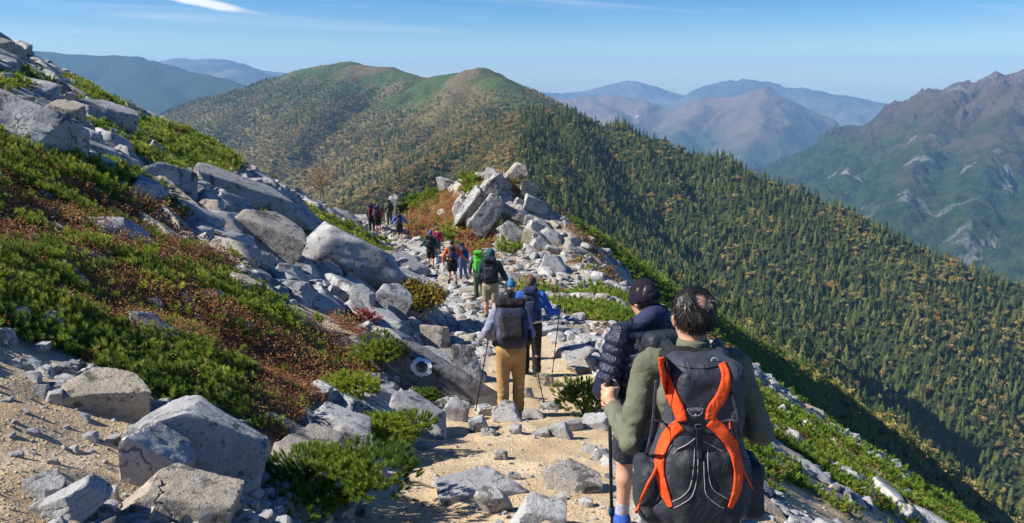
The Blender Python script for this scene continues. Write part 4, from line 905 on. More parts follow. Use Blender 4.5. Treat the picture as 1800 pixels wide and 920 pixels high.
def chain(P, pts, rads, k=.01):
    return un([rcone(P, a, b, ra, rb) for a, b, ra, rb in zip(pts[:-1], pts[1:], rads[:-1], rads[1:])], k)
def nets(f, lo, hi, h, B=8):
    lo = np.asarray(lo, float); n = np.maximum(np.ceil((np.asarray(hi)-lo)/h/B).astype(int), 1)
    bc = np.stack(np.meshgrid(*[lo[i]+(np.arange(n[i])+.5)*B*h for i in range(3)], indexing='ij'), -1).reshape(-1, 3)
    db = f(bc); N = n*B; D = np.empty(N, np.float32); near = np.abs(db) < B*h*.87*1.7+.03
    D4 = D.reshape(n[0], B, n[1], B, n[2], B); off = np.stack(np.meshgrid(*[(np.arange(B)+.5-B/2)*h]*3, indexing='ij'), -1).reshape(-1, 3)
    idx = np.nonzero(near)[0]; tmp = np.broadcast_to(db[:, None], (len(db), B**3)).astype(np.float32).copy()
    for s in range(0, len(idx), 800):
        ii = idx[s:s+800]; pts = (bc[ii][:, None, :]+off[None]).reshape(-1, 3); tmp[ii] = f(pts).reshape(len(ii), -1)
    D4[:] = tmp.reshape(n[0], n[1], n[2], B, B, B).transpose(0, 3, 1, 4, 2, 5)
    S_ = D < 0; cs = [slice(None, -1), slice(1, None)]
    cnt = sum(S_[cs[a], cs[b], cs[c]].astype(np.int8) for a in (0, 1) for b in (0, 1) for c in (0, 1)); act = (cnt > 0) & (cnt < 8)
    ci = np.argwhere(act); vid = np.full(act.shape, -1, np.int64); vid[act] = np.arange(len(ci)); acc = np.zeros((len(ci), 3)); num = np.zeros(len(ci))
    corners = [(a, b, c) for a in (0, 1) for b in (0, 1) for c in (0, 1)]
    for p in corners:
        for ax in range(3):
            if p[ax]: continue
            q = list(p); q[ax] = 1; d0 = D[tuple((ci+p).T)]; d1 = D[tuple((ci+q).T)]; m = (d0 < 0) != (d1 < 0); t = d0/(d0-d1+1e-12)
            e = np.array(p, float)[None, :].repeat(len(ci), 0); e[:, ax] += t; acc += e*m[:, None]; num += m
    V = lo+(ci+acc/np.maximum(num, 1)[:, None]+.5)*h; F = []
    for ax in range(3):
        o1, o2 = [(1, 2), (2, 0), (0, 1)][ax]; a = S_; sl0 = [slice(1, -1)]*3; sl0[ax] = slice(0, -1); sl1 = [slice(1, -1)]*3; sl1[ax] = slice(1, None)
        s0, s1 = a[tuple(sl0)], a[tuple(sl1)]; e = np.argwhere(s0 != s1)
        if not len(e): continue
        fl = s0[tuple(e.T)]; base = e+1; base[:, ax] = e[:, ax]
        def cell(d1, d2): c = base.copy(); c[:, o1] -= d1; c[:, o2] -= d2; return vid[tuple(c.T)]
        q = np.stack([cell(1, 1), cell(0, 1), cell(0, 0), cell(1, 0)], 1); q = np.where(fl[:, None], q, q[:, ::-1]); F.append(q)
    F = np.concatenate(F); F = F[(F >= 0).all(1)]; return V, F
def sdf_part(name, f, lo, hi, h, mat, parent):
    V, F = nets(f, lo, hi, h); return link(name, mesh_np(name, V, F), mat, parent)

def cloth(name, col, col2=None, rough=.8, sheen=.0, wr=18., bump=.35, spec=.25):
    m = NT(name); p = m.coord('Object'); n = m.noise(p, wr, 4, .6); n2 = m.noise(p, 6, 3)
    c = m.mix(m.rng(n2, .3, .7), col, col2 or tuple(min(1, c*1.25) for c in col)); w = m.noise(p, 420, 2); cr = m.math('ABSOLUTE', m.math('SUBTRACT', m.noise(p, wr*.55, 3, .5, 1.2), .5)); m.bump(m.math('ADD', m.math('ADD', m.math('MULTIPLY', n, .6), m.math('MULTIPLY', cr, 2.2)), m.math('MULTIPLY', w, .12)), bump, .028)
    return m.fin(c, rough, spec)
M_SKIN = NT('skin'); M_SKIN = M_SKIN.fin(M_SKIN.mix(M_SKIN.noise(M_SKIN.coord(), 9, 4), (.50, .27, .18), (.60, .35, .24)), .5, .3, Subsurface_Weight=.08)
M_HAIRD = NT('dark_hair'); M_HAIRD = M_HAIRD.fin(M_HAIRD.mix(M_HAIRD.rnd(), (.012, .010, .009), (.03, .025, .022)), .42, .45)
M_HAIRB = NT('brown_hair'); M_HAIRB = M_HAIRB.fin((.10, .06, .035), .6, .3)
K = {k: cloth(k, *v) for k, v in dict(
 olive=((.115, .125, .085), (.15, .155, .11)), grey_trouser=((.075, .078, .10), (.10, .10, .125)), charcoal=((.034, .037, .05), (.056, .06, .078), .45), charcoal_dark=((.017, .02, .026), (.032, .037, .046), .5),
 orange=((.72, .07, .012), (.80, .10, .02), .6), piping=((.38, .38, .38), (.45, .45, .45)), plum=((.012, .008, .016), (.02, .014, .026), .95), navy_hood=((.022, .028, .075), (.03, .038, .095)),
 shorts_grey=((.03, .03, .042), (.042, .042, .058)), sock=((.35, .34, .42), (.45, .44, .5)), shoe_blue=((.03, .09, .40), (.05, .14, .55)), lilac=((.20, .21, .30), (.26, .27, .36)), tan=((.36, .215, .085), (.42, .26, .11)),
 black=((.012, .012, .014), (.02, .02, .022), .7), pack_navy=((.022, .027, .055), (.036, .042, .08), .55), blue=((.025, .10, .42), (.04, .14, .52)), teal=((.008, .075, .085), (.012, .10, .11)), teal_dark=((.006, .04, .04), (.01, .055, .055)),
 turquoise=((.02, .42, .55), (.04, .5, .62)), khaki=((.27, .24, .155), (.32, .285, .19)), boot=((.05, .038, .03), (.09, .07, .055)), green=((.06, .38, .03), (.08, .46, .05)), green_trouser=((.06, .09, .04), (.08, .115, .055)), slate=((.06, .06, .075), (.08, .08, .10)),
 jeans=((.06, .11, .21), (.08, .15, .27)), dgreen=((.012, .075, .06), (.02, .10, .08)), blue_hat=((.015, .08, .45), (.02, .1, .55)), maroon=((.20, .02, .045), (.28, .03, .06)), light_hat=((.42, .38, .30), (.5, .45, .36)), redc=((.4, .03, .03), (.5, .04, .04)), camo=((.07, .085, .04), (.13, .13, .07)), white=((.6, .6, .58), (.7, .7, .68))).items()}
M_PUFF = cloth('puffer_navy', (.012, .017, .045), (.02, .026, .06), .38, 0, 30., .5, .45)
M_POLE = NT('pole_metal'); M_POLE = M_POLE.fin((.02, .02, .022), .35, .5, Metallic=.3)
M_METAL = NT('buckle_metal'); M_METAL = M_METAL.fin((.30, .30, .32), .35, .5, Metallic=.8)
def knit_mat():
    m = NT('patterned_knit'); sp = m.n('ShaderNodeSeparateXYZ'); m.put(sp.inputs[0], m.coord('Object')); z = sp.outputs[2]
    ang = m.math('ARCTAN2', sp.outputs[1], sp.outputs[0]); zz = m.math('MULTIPLY', m.math('SUBTRACT', z, 1.20), 1/.19)
    zig = m.math('MULTIPLY', m.math('ABSOLUTE', m.math('SINE', m.math('MULTIPLY', ang, 9))), .05)
    c = m.ramp(m.math('ADD', zz, zig), [(0, (.03, .30, .62)), (.16, (.015, .04, .14)), (.24, (.03, .30, .62)), (.44, (.62, .75, .82)), (.52, (.03, .30, .62)), (.62, (.02, .05, .16)), (.80, (.02, .16, .34))], 'CONSTANT')
    m.bump(m.math('SINE', m.math('MULTIPLY', z, 900)), .4, .004); return m.fin(c, .95, .15)

def pole(p_hand, p_tip, label, root_name='trekking_pole', thick=.0075, group=None):
    a, b = np.asarray(p_hand, float), np.asarray(p_tip, float); r = empty(root_name, b); tag(r, label, 'trekking pole', group); d = (b-a)/np.linalg.norm(b-a); L = np.linalg.norm(b-a)
    def seg(nm, pts, rads, mat, n=10):
        V, F = [], []; tube(V, F, [np.asarray(p)-b for p in pts], rads, n); i = len(V); V += [np.asarray(pts[0])-b, np.asarray(pts[-1])-b]
        F2 = [tuple(f) for f in F]+[(i, (j+1) % n, j) for j in range(n)]+[(i+1, i-n+j, i-n+(j+1) % n) for j in range(n)]
        me = bpy.data.meshes.new(nm); me.from_pydata([tuple(v) for v in V], [], F2); [setattr(p, 'use_smooth', True) for p in me.polygons]; return link(nm, me, mat, r)
    gripo = seg('grip', [a-d*.075, a-d*.07, a-d*.05, a, a+d*.06, a+d*.065], [.012, .019, .0165, .0145, .0155, .009], K['black'])
    seg('shaft', [a+d*.06, a+d*L*.5, a+d*L*.5001, b-d*.06], [thick*1.15, thick*1.1, thick*.95, thick*.9], M_POLE)
    seg('lock_collar', [a+d*L*.49, a+d*L*.492, a+d*L*.53, a+d*L*.532], [thick, thick*1.7, thick*1.7, thick], K['black']); seg('lock_collar', [a+d*L*.75, a+d*L*.752, a+d*L*.78, a+d*L*.782], [thick, thick*1.55, thick*1.55, thick], K['black'])
    seg('basket', [b-d*.075, b-d*.072, b-d*.066, b-d*.063], [thick, .022, .022, thick], K['black']); seg('tip', [b-d*.065, b-d*.02, b+d*.005], [thick*.8, .0045, .003], M_METAL)
    V, F = [], []; o = a-d*.06; tube(V, F, [o-b, o+v3(-.02, -.02, -.03)-b, o+v3(-.02, -.03, -.09)-b, o+v3(.004, -.02, -.12)-b, o+v3(.012, -.01, -.05)-b, o-b], [.004]*6, 5); link('wrist_strap', mesh_np('wrist_strap', V, F), K['black'], gripo)
    return r

def hand_sdf(P, w, f, side, grip=None):
    """palm, four curled fingers of unequal length and a thumb; grip = axis point of a held pole"""
    f = f/np.linalg.norm(f); out = []
    if grip is not None:
        u = v3(0, 0, 1.); q = grip; toh = w-q; toh[2] = 0; toh /= np.linalg.norm(toh)+1e-9; sd = np.cross(u, toh)*side
        out.append(rcone(P, w, q+toh*.034+sd*.012, .026, .03)); out.append(rcone(P, q+toh*.034+u*.03, q+toh*.034-u*.032, .02, .019))
        for k, (uz, rl) in enumerate(((.034, .0095), (.012, .010), (-.011, .0097), (-.033, .0085))):
            pts = [q+u*(uz-.004*k)+.031*(toh*math.cos(t)+sd*math.sin(t)) for t in (.35, 1.25, 2.1, 2.9+.1*k, 3.5)]; out.append(chain(P, pts, [rl*1.15, rl*1.1, rl, rl*.95, rl*.85], .004))
        pts = [q+toh*.04-sd*.012+u*.012, q+toh*.012-sd*.032+u*.035, q-toh*.016-sd*.026+u*.05, q-toh*.03-sd*.006+u*.052]; out.append(chain(P, pts, [.0145, .013, .0115, .010], .006))
    else:
        a, c = perp(f); a = a*side; out.append(rcone(P, w, w+f*.06, .026, .030)); pn = c
        for k, (o, L, r_) in enumerate(((-.028, .062, .0088), (-.0095, .075, .0092), (.0095, .07, .009), (.027, .052, .008))):
            b = w+f*.075+a*o; p1 = b+f*L*.5+pn*L*.12; p2 = b+f*L*.85+pn*L*.45; out.append(chain(P, [b-f*.02, p1, p2], [r_*1.15, r_, r_*.85], .004))
        out.append(chain(P, [w+f*.02-a*.02, w+f*.055-a*.043+pn*.01, w+f*.085-a*.045+pn*.022], [.014, .011, .009], .005))
    return un(out, .009)

def person(name, label, base, yaw, spec, vox=.016, height=1.74, lean=0.0):
    """a walking figure: one continuous body under separate garments. spec gives joints (metres at 1.75 m tall) and clothes"""
    k = height/1.75; root = empty(name, base, yaw); tag(root, label, 'person')
    J = dict(pel=v3(0, 0, .95), neck=v3(0, -.01, 1.47), head=v3(0, .03, 1.635), shL=v3(-.185, -.01, 1.42), shR=v3(.185, -.01, 1.42), elL=v3(-.25, -.03, 1.14), elR=v3(.25, -.03, 1.14), wrL=v3(-.25, .14, .94), wrR=v3(.25, .14, .94),
             hiL=v3(-.09, 0, .91), hiR=v3(.09, 0, .91), knL=v3(-.10, .05, .50), knR=v3(.10, .03, .50), anL=v3(-.10, .07, .09), anR=v3(.11, -.06, .09))
    for n_, v in spec.get('J', {}).items(): J[n_] = v3(*v)
    if lean:
        c, s = math.cos(lean), math.sin(lean)
        for n_ in ('neck', 'head', 'shL', 'shR', 'elL', 'elR', 'wrL', 'wrR'):
            if n_ in spec.get('fix', ()): continue
            d = J[n_]-J['pel']; J[n_] = J['pel']+v3(d[0], d[1]*c+d[2]*s, d[2]*c-d[1]*s)
    J = {n_: v*k for n_, v in J.items()}
    up = (J['neck']-J['pel']); up /= np.linalg.norm(up); bk = np.cross(v3(1, 0, 0), up)     # bk points forward
    chest = J['pel']+(J['neck']-J['pel'])*.68; belly = J['pel']+(J['neck']-J['pel'])*.3
    hd = J['head']; hf = v3(*spec.get('look', (0, 1, -.15))); hf /= np.linalg.norm(hf); hr = np.cross(hf, v3(0, 0, 1)); hr /= np.linalg.norm(hr); hu = np.cross(hr, hf)
    HM = np.stack([hr, hf, hu], 1)
    def hl(P): return (P-hd)@HM                                # head space
    def torso(P, o, mod=None):
        Q = P.copy(); q = P-chest; fr = q@bk
        P2 = P-np.outer(fr*-.35, bk) if False else P+np.outer(fr*.42, bk)         # flatten front to back
        return un([rcone(P2, J['pel'], belly, .135*k+o, .132*k+o, mod), rcone(P2, belly, chest, .132*k+o, .155*k+o, mod), rcone(P2, chest, J['neck']-up*.05*k, .155*k+o, .085*k+o, mod),
                   rcone(P2, J['shL']*.8+J['neck']*.2, J['shR']*.8+J['neck']*.2, .068*k+o, .068*k+o)], .05)/1.2
    def arm(P, s, o, mod=None, end=1.0):
        sh, el, wr = J['sh'+s], J['el'+s], J['wr'+s]; q = spec.get('armr', 1.0); return un([rcone(P, sh, el, .054*k*q+o, .043*k*q+o, mod), rcone(P, el, el+(wr-el)*end, .043*k*q+o, .03*k+o*(1 if mod is None else .8), mod)], .025)
    def leg(P, s, o, o2=None, end=1.0):
        hi, kn, an = J['hi'+s], J['kn'+s], J['an'+s]; o2 = o if o2 is None else o2; cm = kn+(an-kn)*.3+v3(0, -.018, 0)*k
        return un([rcone(P, hi, kn, .088*k+o, .056*k+o2), rcone(P, kn, cm, .053*k+o2, .056*k+o2), rcone(P, cm, kn+(an-kn)*end, .056*k+o2, .036*k+o2)], .03)
    gr = {s: spec.get('grip'+s) for s in 'LR'}
    def head_only(P):
        Q = hl(P)/k; d = un([ell(Q, (0, -.008, .028), (.077, .097, .095)), ell(Q, (0, .022, -.035), (.06, .072, .075))], .03)
        d = smin(d, rcone(Q, v3(0, .088, .005), v3(0, .108, -.028), .010, .014), .015); d = smin(d, ell(Q, (0, .083, .025), (.05, .012, .012)), .02)
        for sx in (-1, 1):
            d = smin(d, ell(Q, (sx*.08, -.002, -.008), (.010, .022, .034)), .008); d = np.maximum(d, -ell(Q, (sx*.03, .098, .006), (.014, .010, .009)))
        d = smin(d, ell(Q, (0, .086, -.062), (.026, .010, .007)), .006); return d*k
    def body(P):
        ds = [torso(P, 0), head_only(P), rcone(P, J['neck']-up*.04*k, hd-hu*.07*k-hf*.012*k, .058*k, .053*k)]
        d = un(ds, .03)
        for s, sx in (('L', -1), ('R', 1)):
            d = smin(d, arm(P, s, 0), .03); d = smin(d, hand_sdf(P, J['wr'+s], J['wr'+s]-J['el'+s], sx, None if gr[s] is None else v3(*gr[s])*k), .012); d = smin(d, leg(P, s, 0), .03)
            an = J['an'+s]; d = smin(d, rcone(P, an-v3(0, .02, .045)*k, an+v3(0, .14, -.06)*k, .036*k, .028*k), .03)
        return d
    allj = np.array(list(J.values())); lo, hi = allj.min(0)-.17, allj.max(0)+.17; lo[2] = -.03; hi[2] = hd[2]+.17
    sdf_part('body', body, lo, hi, vox*spec.get('bodyvox', 1.0), M_SKIN, root)
    g = spec
    # trousers or shorts
    t = g['legs']; fold = lambda P, a=.006: a*noise3(P[:, 0]*14, P[:, 1]*14, P[:, 2]*7, 3)
    def legs_f(P):
        long = t[0] == 'long'; d = un([rcone(P+np.outer((P-J['pel'])@v3(0, 1, 0)*.25, v3(0, 1, 0)), J['pel']+up*.05*k, J['pel']-v3(0, 0, .06)*k, .145*k, .155*k)], .03)
        for s in 'LR':
            if long: d = smin(d, un([rcone(P, J['hi'+s], J['kn'+s], .108*k, .082*k), rcone(P, J['kn'+s], J['an'+s]-v3(0, 0, .03)*k, .082*k, .074*k)], .02), .035)
            else: d = smin(d, rcone(P, J['hi'+s], J['hi'+s]+(J['kn'+s]-J['hi'+s])*t[2], .108*k, .097*k), .03)
        d = d+fold(P)
        if long: d = d-.006*np.sin(P[:, 2]*70+6*noise3(P[:, 0]*8, P[:, 1]*8, P[:, 2]*3, 8))*sstep(.45*k, .1, P[:, 2])
        else:
            for s in 'LR':
                kn, hi_ = J['kn'+s], J['hi'+s]; ax = (kn-hi_)/np.linalg.norm(kn-hi_); pl = (P-(hi_+(kn-hi_)*t[2]))@ax; near = np.linalg.norm(P-hi_-np.outer((P-hi_)@ax, ax), axis=1) < .14*k
                d = np.where((P[:, 0] < 0) == (s == 'L'), np.maximum(d, pl), d)
        return np.maximum(d, (P-J['pel']-up*.10*k)@up)
    sdf_part('trousers' if t[0] == 'long' else 'shorts', legs_f, v3(lo[0], lo[1], -.02), v3(hi[0], hi[1], J['pel'][2]+.2), vox, t[1], root)
    # jacket
    jm = g['jacket']; puff = (lambda s: .017*np.abs(np.sin(s*math.pi/.062))**.6-.006) if g.get('puffer') else None; oj = g.get('bulk', .016)
    hem = g.get('hem', .02)
    def jacket(P):
        w = .008*noise3(P[:, 0]*9, P[:, 1]*9, P[:, 2]*14, 2)+.007*(1-2*np.abs(noise3(P[:, 0]*16, P[:, 1]*16, P[:, 2]*24, 5)))*(0 if g.get('puffer') else 1)
        if puff is not None:
            s_ = (P-J['pel'])@up; d = torso(P, oj)-puff(s_)*1.0
        else: d = torso(P, oj)
        d = np.maximum(d, -((P-J['pel'])@up+hem*k)); d = np.maximum(d, (P-J['neck'])@up-.035*k)
        for s in 'LR':
            a = arm(P, s, oj*.95, puff); wr, el = J['wr'+s], J['el'+s]; ax = (wr-el)/np.linalg.norm(wr-el); a = np.maximum(a, np.where(np.linalg.norm(P-wr, axis=1) < .16*k, (P-wr)@ax+.005, -1)); d = smin(d, a, .03 if puff is None else .012)
        return d+np.minimum(w, oj*.35)
    jo = sdf_part('jacket', jacket, lo, v3(hi[0], hi[1], J['neck'][2]+.12), vox, jm, root)
    if g.get('undershirt'):
        def us(P): d = torso(P, oj-.004); return np.maximum(np.maximum(d, -((P-J['pel'])@up+(hem+.10)*k)), (P-J['pel'])@up+(hem-.06)*k)
        sdf_part('shirt_hem', us, lo, hi, vox, g['undershirt'], root)
    if g.get('collar') is not None:
        nk = J['neck']+up*.03*k; sdf_part('collar', lambda P: np.maximum(np.maximum(rcone(P, nk-up*.06*k, nk+up*.035*k, .082*k, .068*k), (P-nk)@up-.042*k), -((P-nk)@up+.06*k)), nk-.16, nk+.16, vox*.8, g['collar'], root)
    if g.get('hood'):
        def hood(P): Q = hl(P)/k; return np.maximum(un([ell(Q, (0, -.075, -.10), (.115, .085, .075)), ell(Q, (0, -.02, -.13), (.13, .11, .055))], .03)*k+.004*noise3(P[:, 0]*20, P[:, 1]*20, P[:, 2]*20, 4), -ell(Q, (0, .03, .0), (.085, .115, .15))*k)
        sdf_part('hood', hood, hd-.27, hd+.2, vox*.8, g['hood'], root)
    # shoes and socks
    for s in 'LR':
        an = J['an'+s]
        def shoe(P, an=an): 
            d = un([rcone(P, an-v3(0, .025, .038)*k, an+v3(0, .15, -.052)*k, .052*k, .040*k), rcone(P, an, an-v3(0, 0, .04)*k, .053*k, .05*k)], .03); return np.maximum(np.maximum(d, -(P[:, 2]-.0)), (P-an)[:, 2]-.03*k)
        sdf_part('shoe', shoe, an-.24, an+.26, vox*.7, g.get('shoe', K['boot']), root)
        if g.get('sock') is not None and t[0] != 'long': 
            ax = (J['kn'+s]-an)/np.linalg.norm(J['kn'+s]-an); sdf_part('sock', lambda P, an=an, ax=ax: np.maximum(rcone(P, an-ax*.02*k, an+ax*.13*k, .044*k, .052*k), (P-an)@ax-.105*k), an-.1, an+.24, vox*.6, g['sock'], root)
    # head wear
    hw = g.get('head', ('hair', M_HAIRD))
    if hw[0] in ('beanie', 'cap', 'bobble', 'hoodup'):
        def hat(P):
            Q = hl(P)/k
            if hw[0] == 'hoodup': d = un([ell(Q, (0, -.02, .02), (.108, .12, .13)), ell(Q, (0, -.03, -.1), (.115, .10, .08))], .05); d = np.maximum(d, -ell(Q, (0, .10, -.02), (.068, .09, .10)))
            elif hw[0] == 'cap': d = np.maximum(ell(Q, (0, -.006, .03), (.086, .106, .108)), -(Q[:, 2]-.035)); d = smin(d, ell(Q, (0, .12, .045), (.075, .075, .010)), .01)
            else: d = np.maximum(ell(Q, (0, -.006, .030), (.088, .108, .116)), -(Q[:, 2]+.012+.12*Q[:, 1])); d = np.minimum(d, np.maximum(np.abs(ell(Q, (0, -.006, .028), (.090, .110, .112)))-.006, np.abs(Q[:, 2]-.012+.12*Q[:, 1])-.026))
            if hw[0] == 'bobble': d = np.minimum(d, ell(Q, (0, -.005, .165), (.034, .034, .032))+.006*noise3(Q[:, 0]*120, Q[:, 1]*120, Q[:, 2]*120, 3))
            return d*k
        sdf_part({'beanie': 'beanie', 'cap': 'cap', 'bobble': 'knit_hat', 'hoodup': 'hood'}[hw[0]], hat, hd-.26, hd+.26, min(vox, .009 if vox < .012 else vox), hw[1], root)
    if hw[0] == 'hair' or (hw[0] in ('cap', 'beanie') and len(hw) > 2):
        hm = hw[1] if hw[0] == 'hair' else hw[2]; bald = g.get('bald')
        def hair(P):
            Q = hl(P)/k; d = ell(Q, (0, -.014, .028), (.088, .104, .105))+.007*noise3(Q[:, 0]*38, Q[:, 1]*38, Q[:, 2]*24, 6)
            d = np.maximum(d, Q[:, 1]-.05+.5*np.maximum(.07-Q[:, 2], 0)); d = np.maximum(d, -(Q[:, 2]+.085)); d = np.maximum(d, -ell(Q, (-.085, .012, -.012), (.03, .034, .04))); d = np.maximum(d, -ell(Q, (.085, .012, -.012), (.03, .034, .04)))
            if bald: d = np.maximum(d, -ell(Q, bald[0], bald[1])-.004*noise3(Q[:, 0]*60, Q[:, 1]*60, Q[:, 2]*60, 9))
            return d*k
        ho = sdf_part('hair', hair, hd-.18, hd+.2, min(vox, .007) if vox < .012 else vox, hm, root)
        if g.get('strands'):
            rg = np.random.RandomState(2); V, F = [], []
            vs = np.array([v.co[:] for v in ho.data.vertices]); Q = (vs-hd)@HM/k; ns = np.array([v.normal[:] for v in ho.data.vertices]); sel = np.nonzero((Q[:, 1] < .06)*(np.linalg.norm(Q/np.array([.083, .10, .1]), axis=1) > .86))[0]
            for _ in range(g['strands']):
                i = sel[rg.randint(len(sel))]; p = vs[i]; n = ns[i]; ql = Q[i]; fl = np.array([ql[0]*5+.2, -.5-ql[1]*1.5, -.55])@HM.T+rg.normal(size=3)*.35; fl = fl-n*(fl@n)*.85; fl /= np.linalg.norm(fl)+1e-9
                s = np.cross(n, fl)*.0011; L = rg.uniform(.018, .045); p = p-n*.003; b = len(V); V += [p-s, p+s, p+fl*L*.5+n*.007+s*.9, p+fl*L*.5+n*.007-s*.9, p+fl*L+n*rg.uniform(-.002, .008)]; F += [(b, b+1, b+2), (b, b+2, b+3), (b+3, b+2, b+4)]
            o = link('hair_strands', mesh_np('hair_strands', V, F, False), hm, root); o['kind'] = 'stuff'
    return root, J

def pack(label, base, yaw, J, mats, size=(.33, .62, .24), vox=.012, lean=0.0, rolled=None, bottom=None, name='backpack'):
    """a rucksack on the back: bag, lid, front and side pockets, straps"""
    root = empty(name, base, yaw); tag(root, label, 'backpack'); w, h, d = size; up = J['neck']-J['pel']; up /= np.linalg.norm(up); bk = np.cross(v3(1, 0, 0), up); ch = J['pel']+(J['neck']-J['pel'])*.68
    o = ch+bk*(.125+d/2)+up*(bottom if bottom is not None else -.02); M = np.stack([v3(1, 0, 0), bk, up], 1)
    def loc(P): return (P-o)@M
    r = max(h, w)*.75
    def bag(P): Q = loc(P); wz = 1-.18*sstep(.1, h/2, Q[:, 2])-.12*sstep(-h*.25, -h/2, Q[:, 2]); Q2 = Q/np.stack([wz, wz, np.ones(len(Q))], 1); return rbox(Q2, (0, 0, 0), (w/2, d/2, h/2), .095)*.85+.010*noise3(Q[:, 0]*13, Q[:, 1]*13, Q[:, 2]*13, 5)
    sdf_part('main_bag', bag, o-r, o+r, vox, mats[0], root)
    sdf_part('top_lid', lambda P: rbox(loc(P), (0, .015, h/2-.015), (w*.44, d*.52, .065), .05)+.006*noise3(P[:, 0]*16, P[:, 1]*16, P[:, 2]*16, 7), o-r, o+r, vox, mats[1], root)
    sdf_part('front_pocket', lambda P: rbox(loc(P), (0, d*.46, -h*.12), (w*.36, .055, h*.30), .055)+.008*noise3(P[:, 0]*14, P[:, 1]*14, P[:, 2]*14, 9), o-r, o+r, vox, mats[1], root)
    for s in (-1, 1):
        sdf_part('side_pocket', lambda P, s=s: rbox(loc(P), (s*w*.49, -.01, -h*.27), (.04, d*.34, h*.16), .035), o-r, o+r, vox, mats[1], root)
        sp_ = J['shL' if s < 0 else 'shR']; a = o+up*h*.30-bk*d*.5+v3(s*.09, 0, 0); V, F = [], []; top = sp_*.62+J['neck']*.38+up*.075; fr = sp_*.7+J['neck']*.3-bk*.12-up*.10; lowp = ch-bk*.05-up*.22+v3(s*.17, 0, 0)
        pts = []
        for p0, p1 in zip([a, top, fr], [top, fr, lowp]):
            for t in (0, .34, .67): pts.append(p0*(1-t)+p1*t)
        pts.append(lowp); tube(V, F, pts, [.02]*len(pts), 8); link('shoulder_strap', mesh_np('shoulder_strap', V, F), mats[2], root)
    V, F = [], []
    for s in (-1, 1): pass
    pts = [J['pel']+up*.06+v3(.175*math.cos(t), .135*math.sin(t), 0) for t in np.linspace(0, 2*math.pi, 25)]; tube(V, F, pts, [.026]*25, 8); link('hip_belt', mesh_np('hip_belt', V, F), mats[2], root)
    return root, o, M
# ------------------------------------------------------------------ the hikers, from the nearest to the farthest
def stand(px, D):
    x = 0.0
    for _ in range(6): z = gz(x, D)+.9-CZ; x = (px-900)/FPX*(D*CP-z*SP)
    return v3(x, D, gz(x, D))
BLACKS = (K['black'], K['charcoal_dark'], K['black'])
def W2(base, yaw, v): c, s = math.cos(yaw), math.sin(yaw); return v3(base[0]+c*v[0]-s*v[1], base[1]+s*v[0]+c*v[1], base[2]+v[2])
def tip(p): return v3(p[0], p[1], gz(p[0], p[1])+.005)

# 1: the man in olive with the charcoal and orange pack
b1 = stand(1211, 2.95); b1[2] = float(gz(b1[0], b1[1], False)); H1 = at(1220, 548, 2.93)[2]-b1[2]
g1 = (-.295, .37, 1.14)
r1, J1 = person('person', 'balding dark-haired person in an olive long-sleeved top holding a trekking pole', b1, R(2), dict(
    J=dict(head=(0, .035, 1.615), neck=(0, 0, 1.455), shL=(-.20, 0, 1.40), shR=(.20, 0, 1.40), elL=(-.262, -.03, 1.08), wrL=(-.285, .29, 1.13), elR=(.30, -.03, 1.12), wrR=(.24, .22, 1.08)),
    gripL=g1, legs=('long', K['grey_trouser']), armr=.84, jacket=K['olive'], bulk=.013, collar=K['olive'], head=('hair', M_HAIRD), bald=((.005, -.088, .085), (.036, .05, .036)), strands=2600, look=(-.15, 1, -.12), shoe=K['boot']), vox=.0095, height=1.65, lean=R(4))
gp = W2(b1, R(2), v3(*g1)*1.65/1.75); tp = at(1084, 935, gp[1]+.05); pole(gp, tip((tp[0], tp[1])), 'black trekking pole gripped by the person in the olive top')
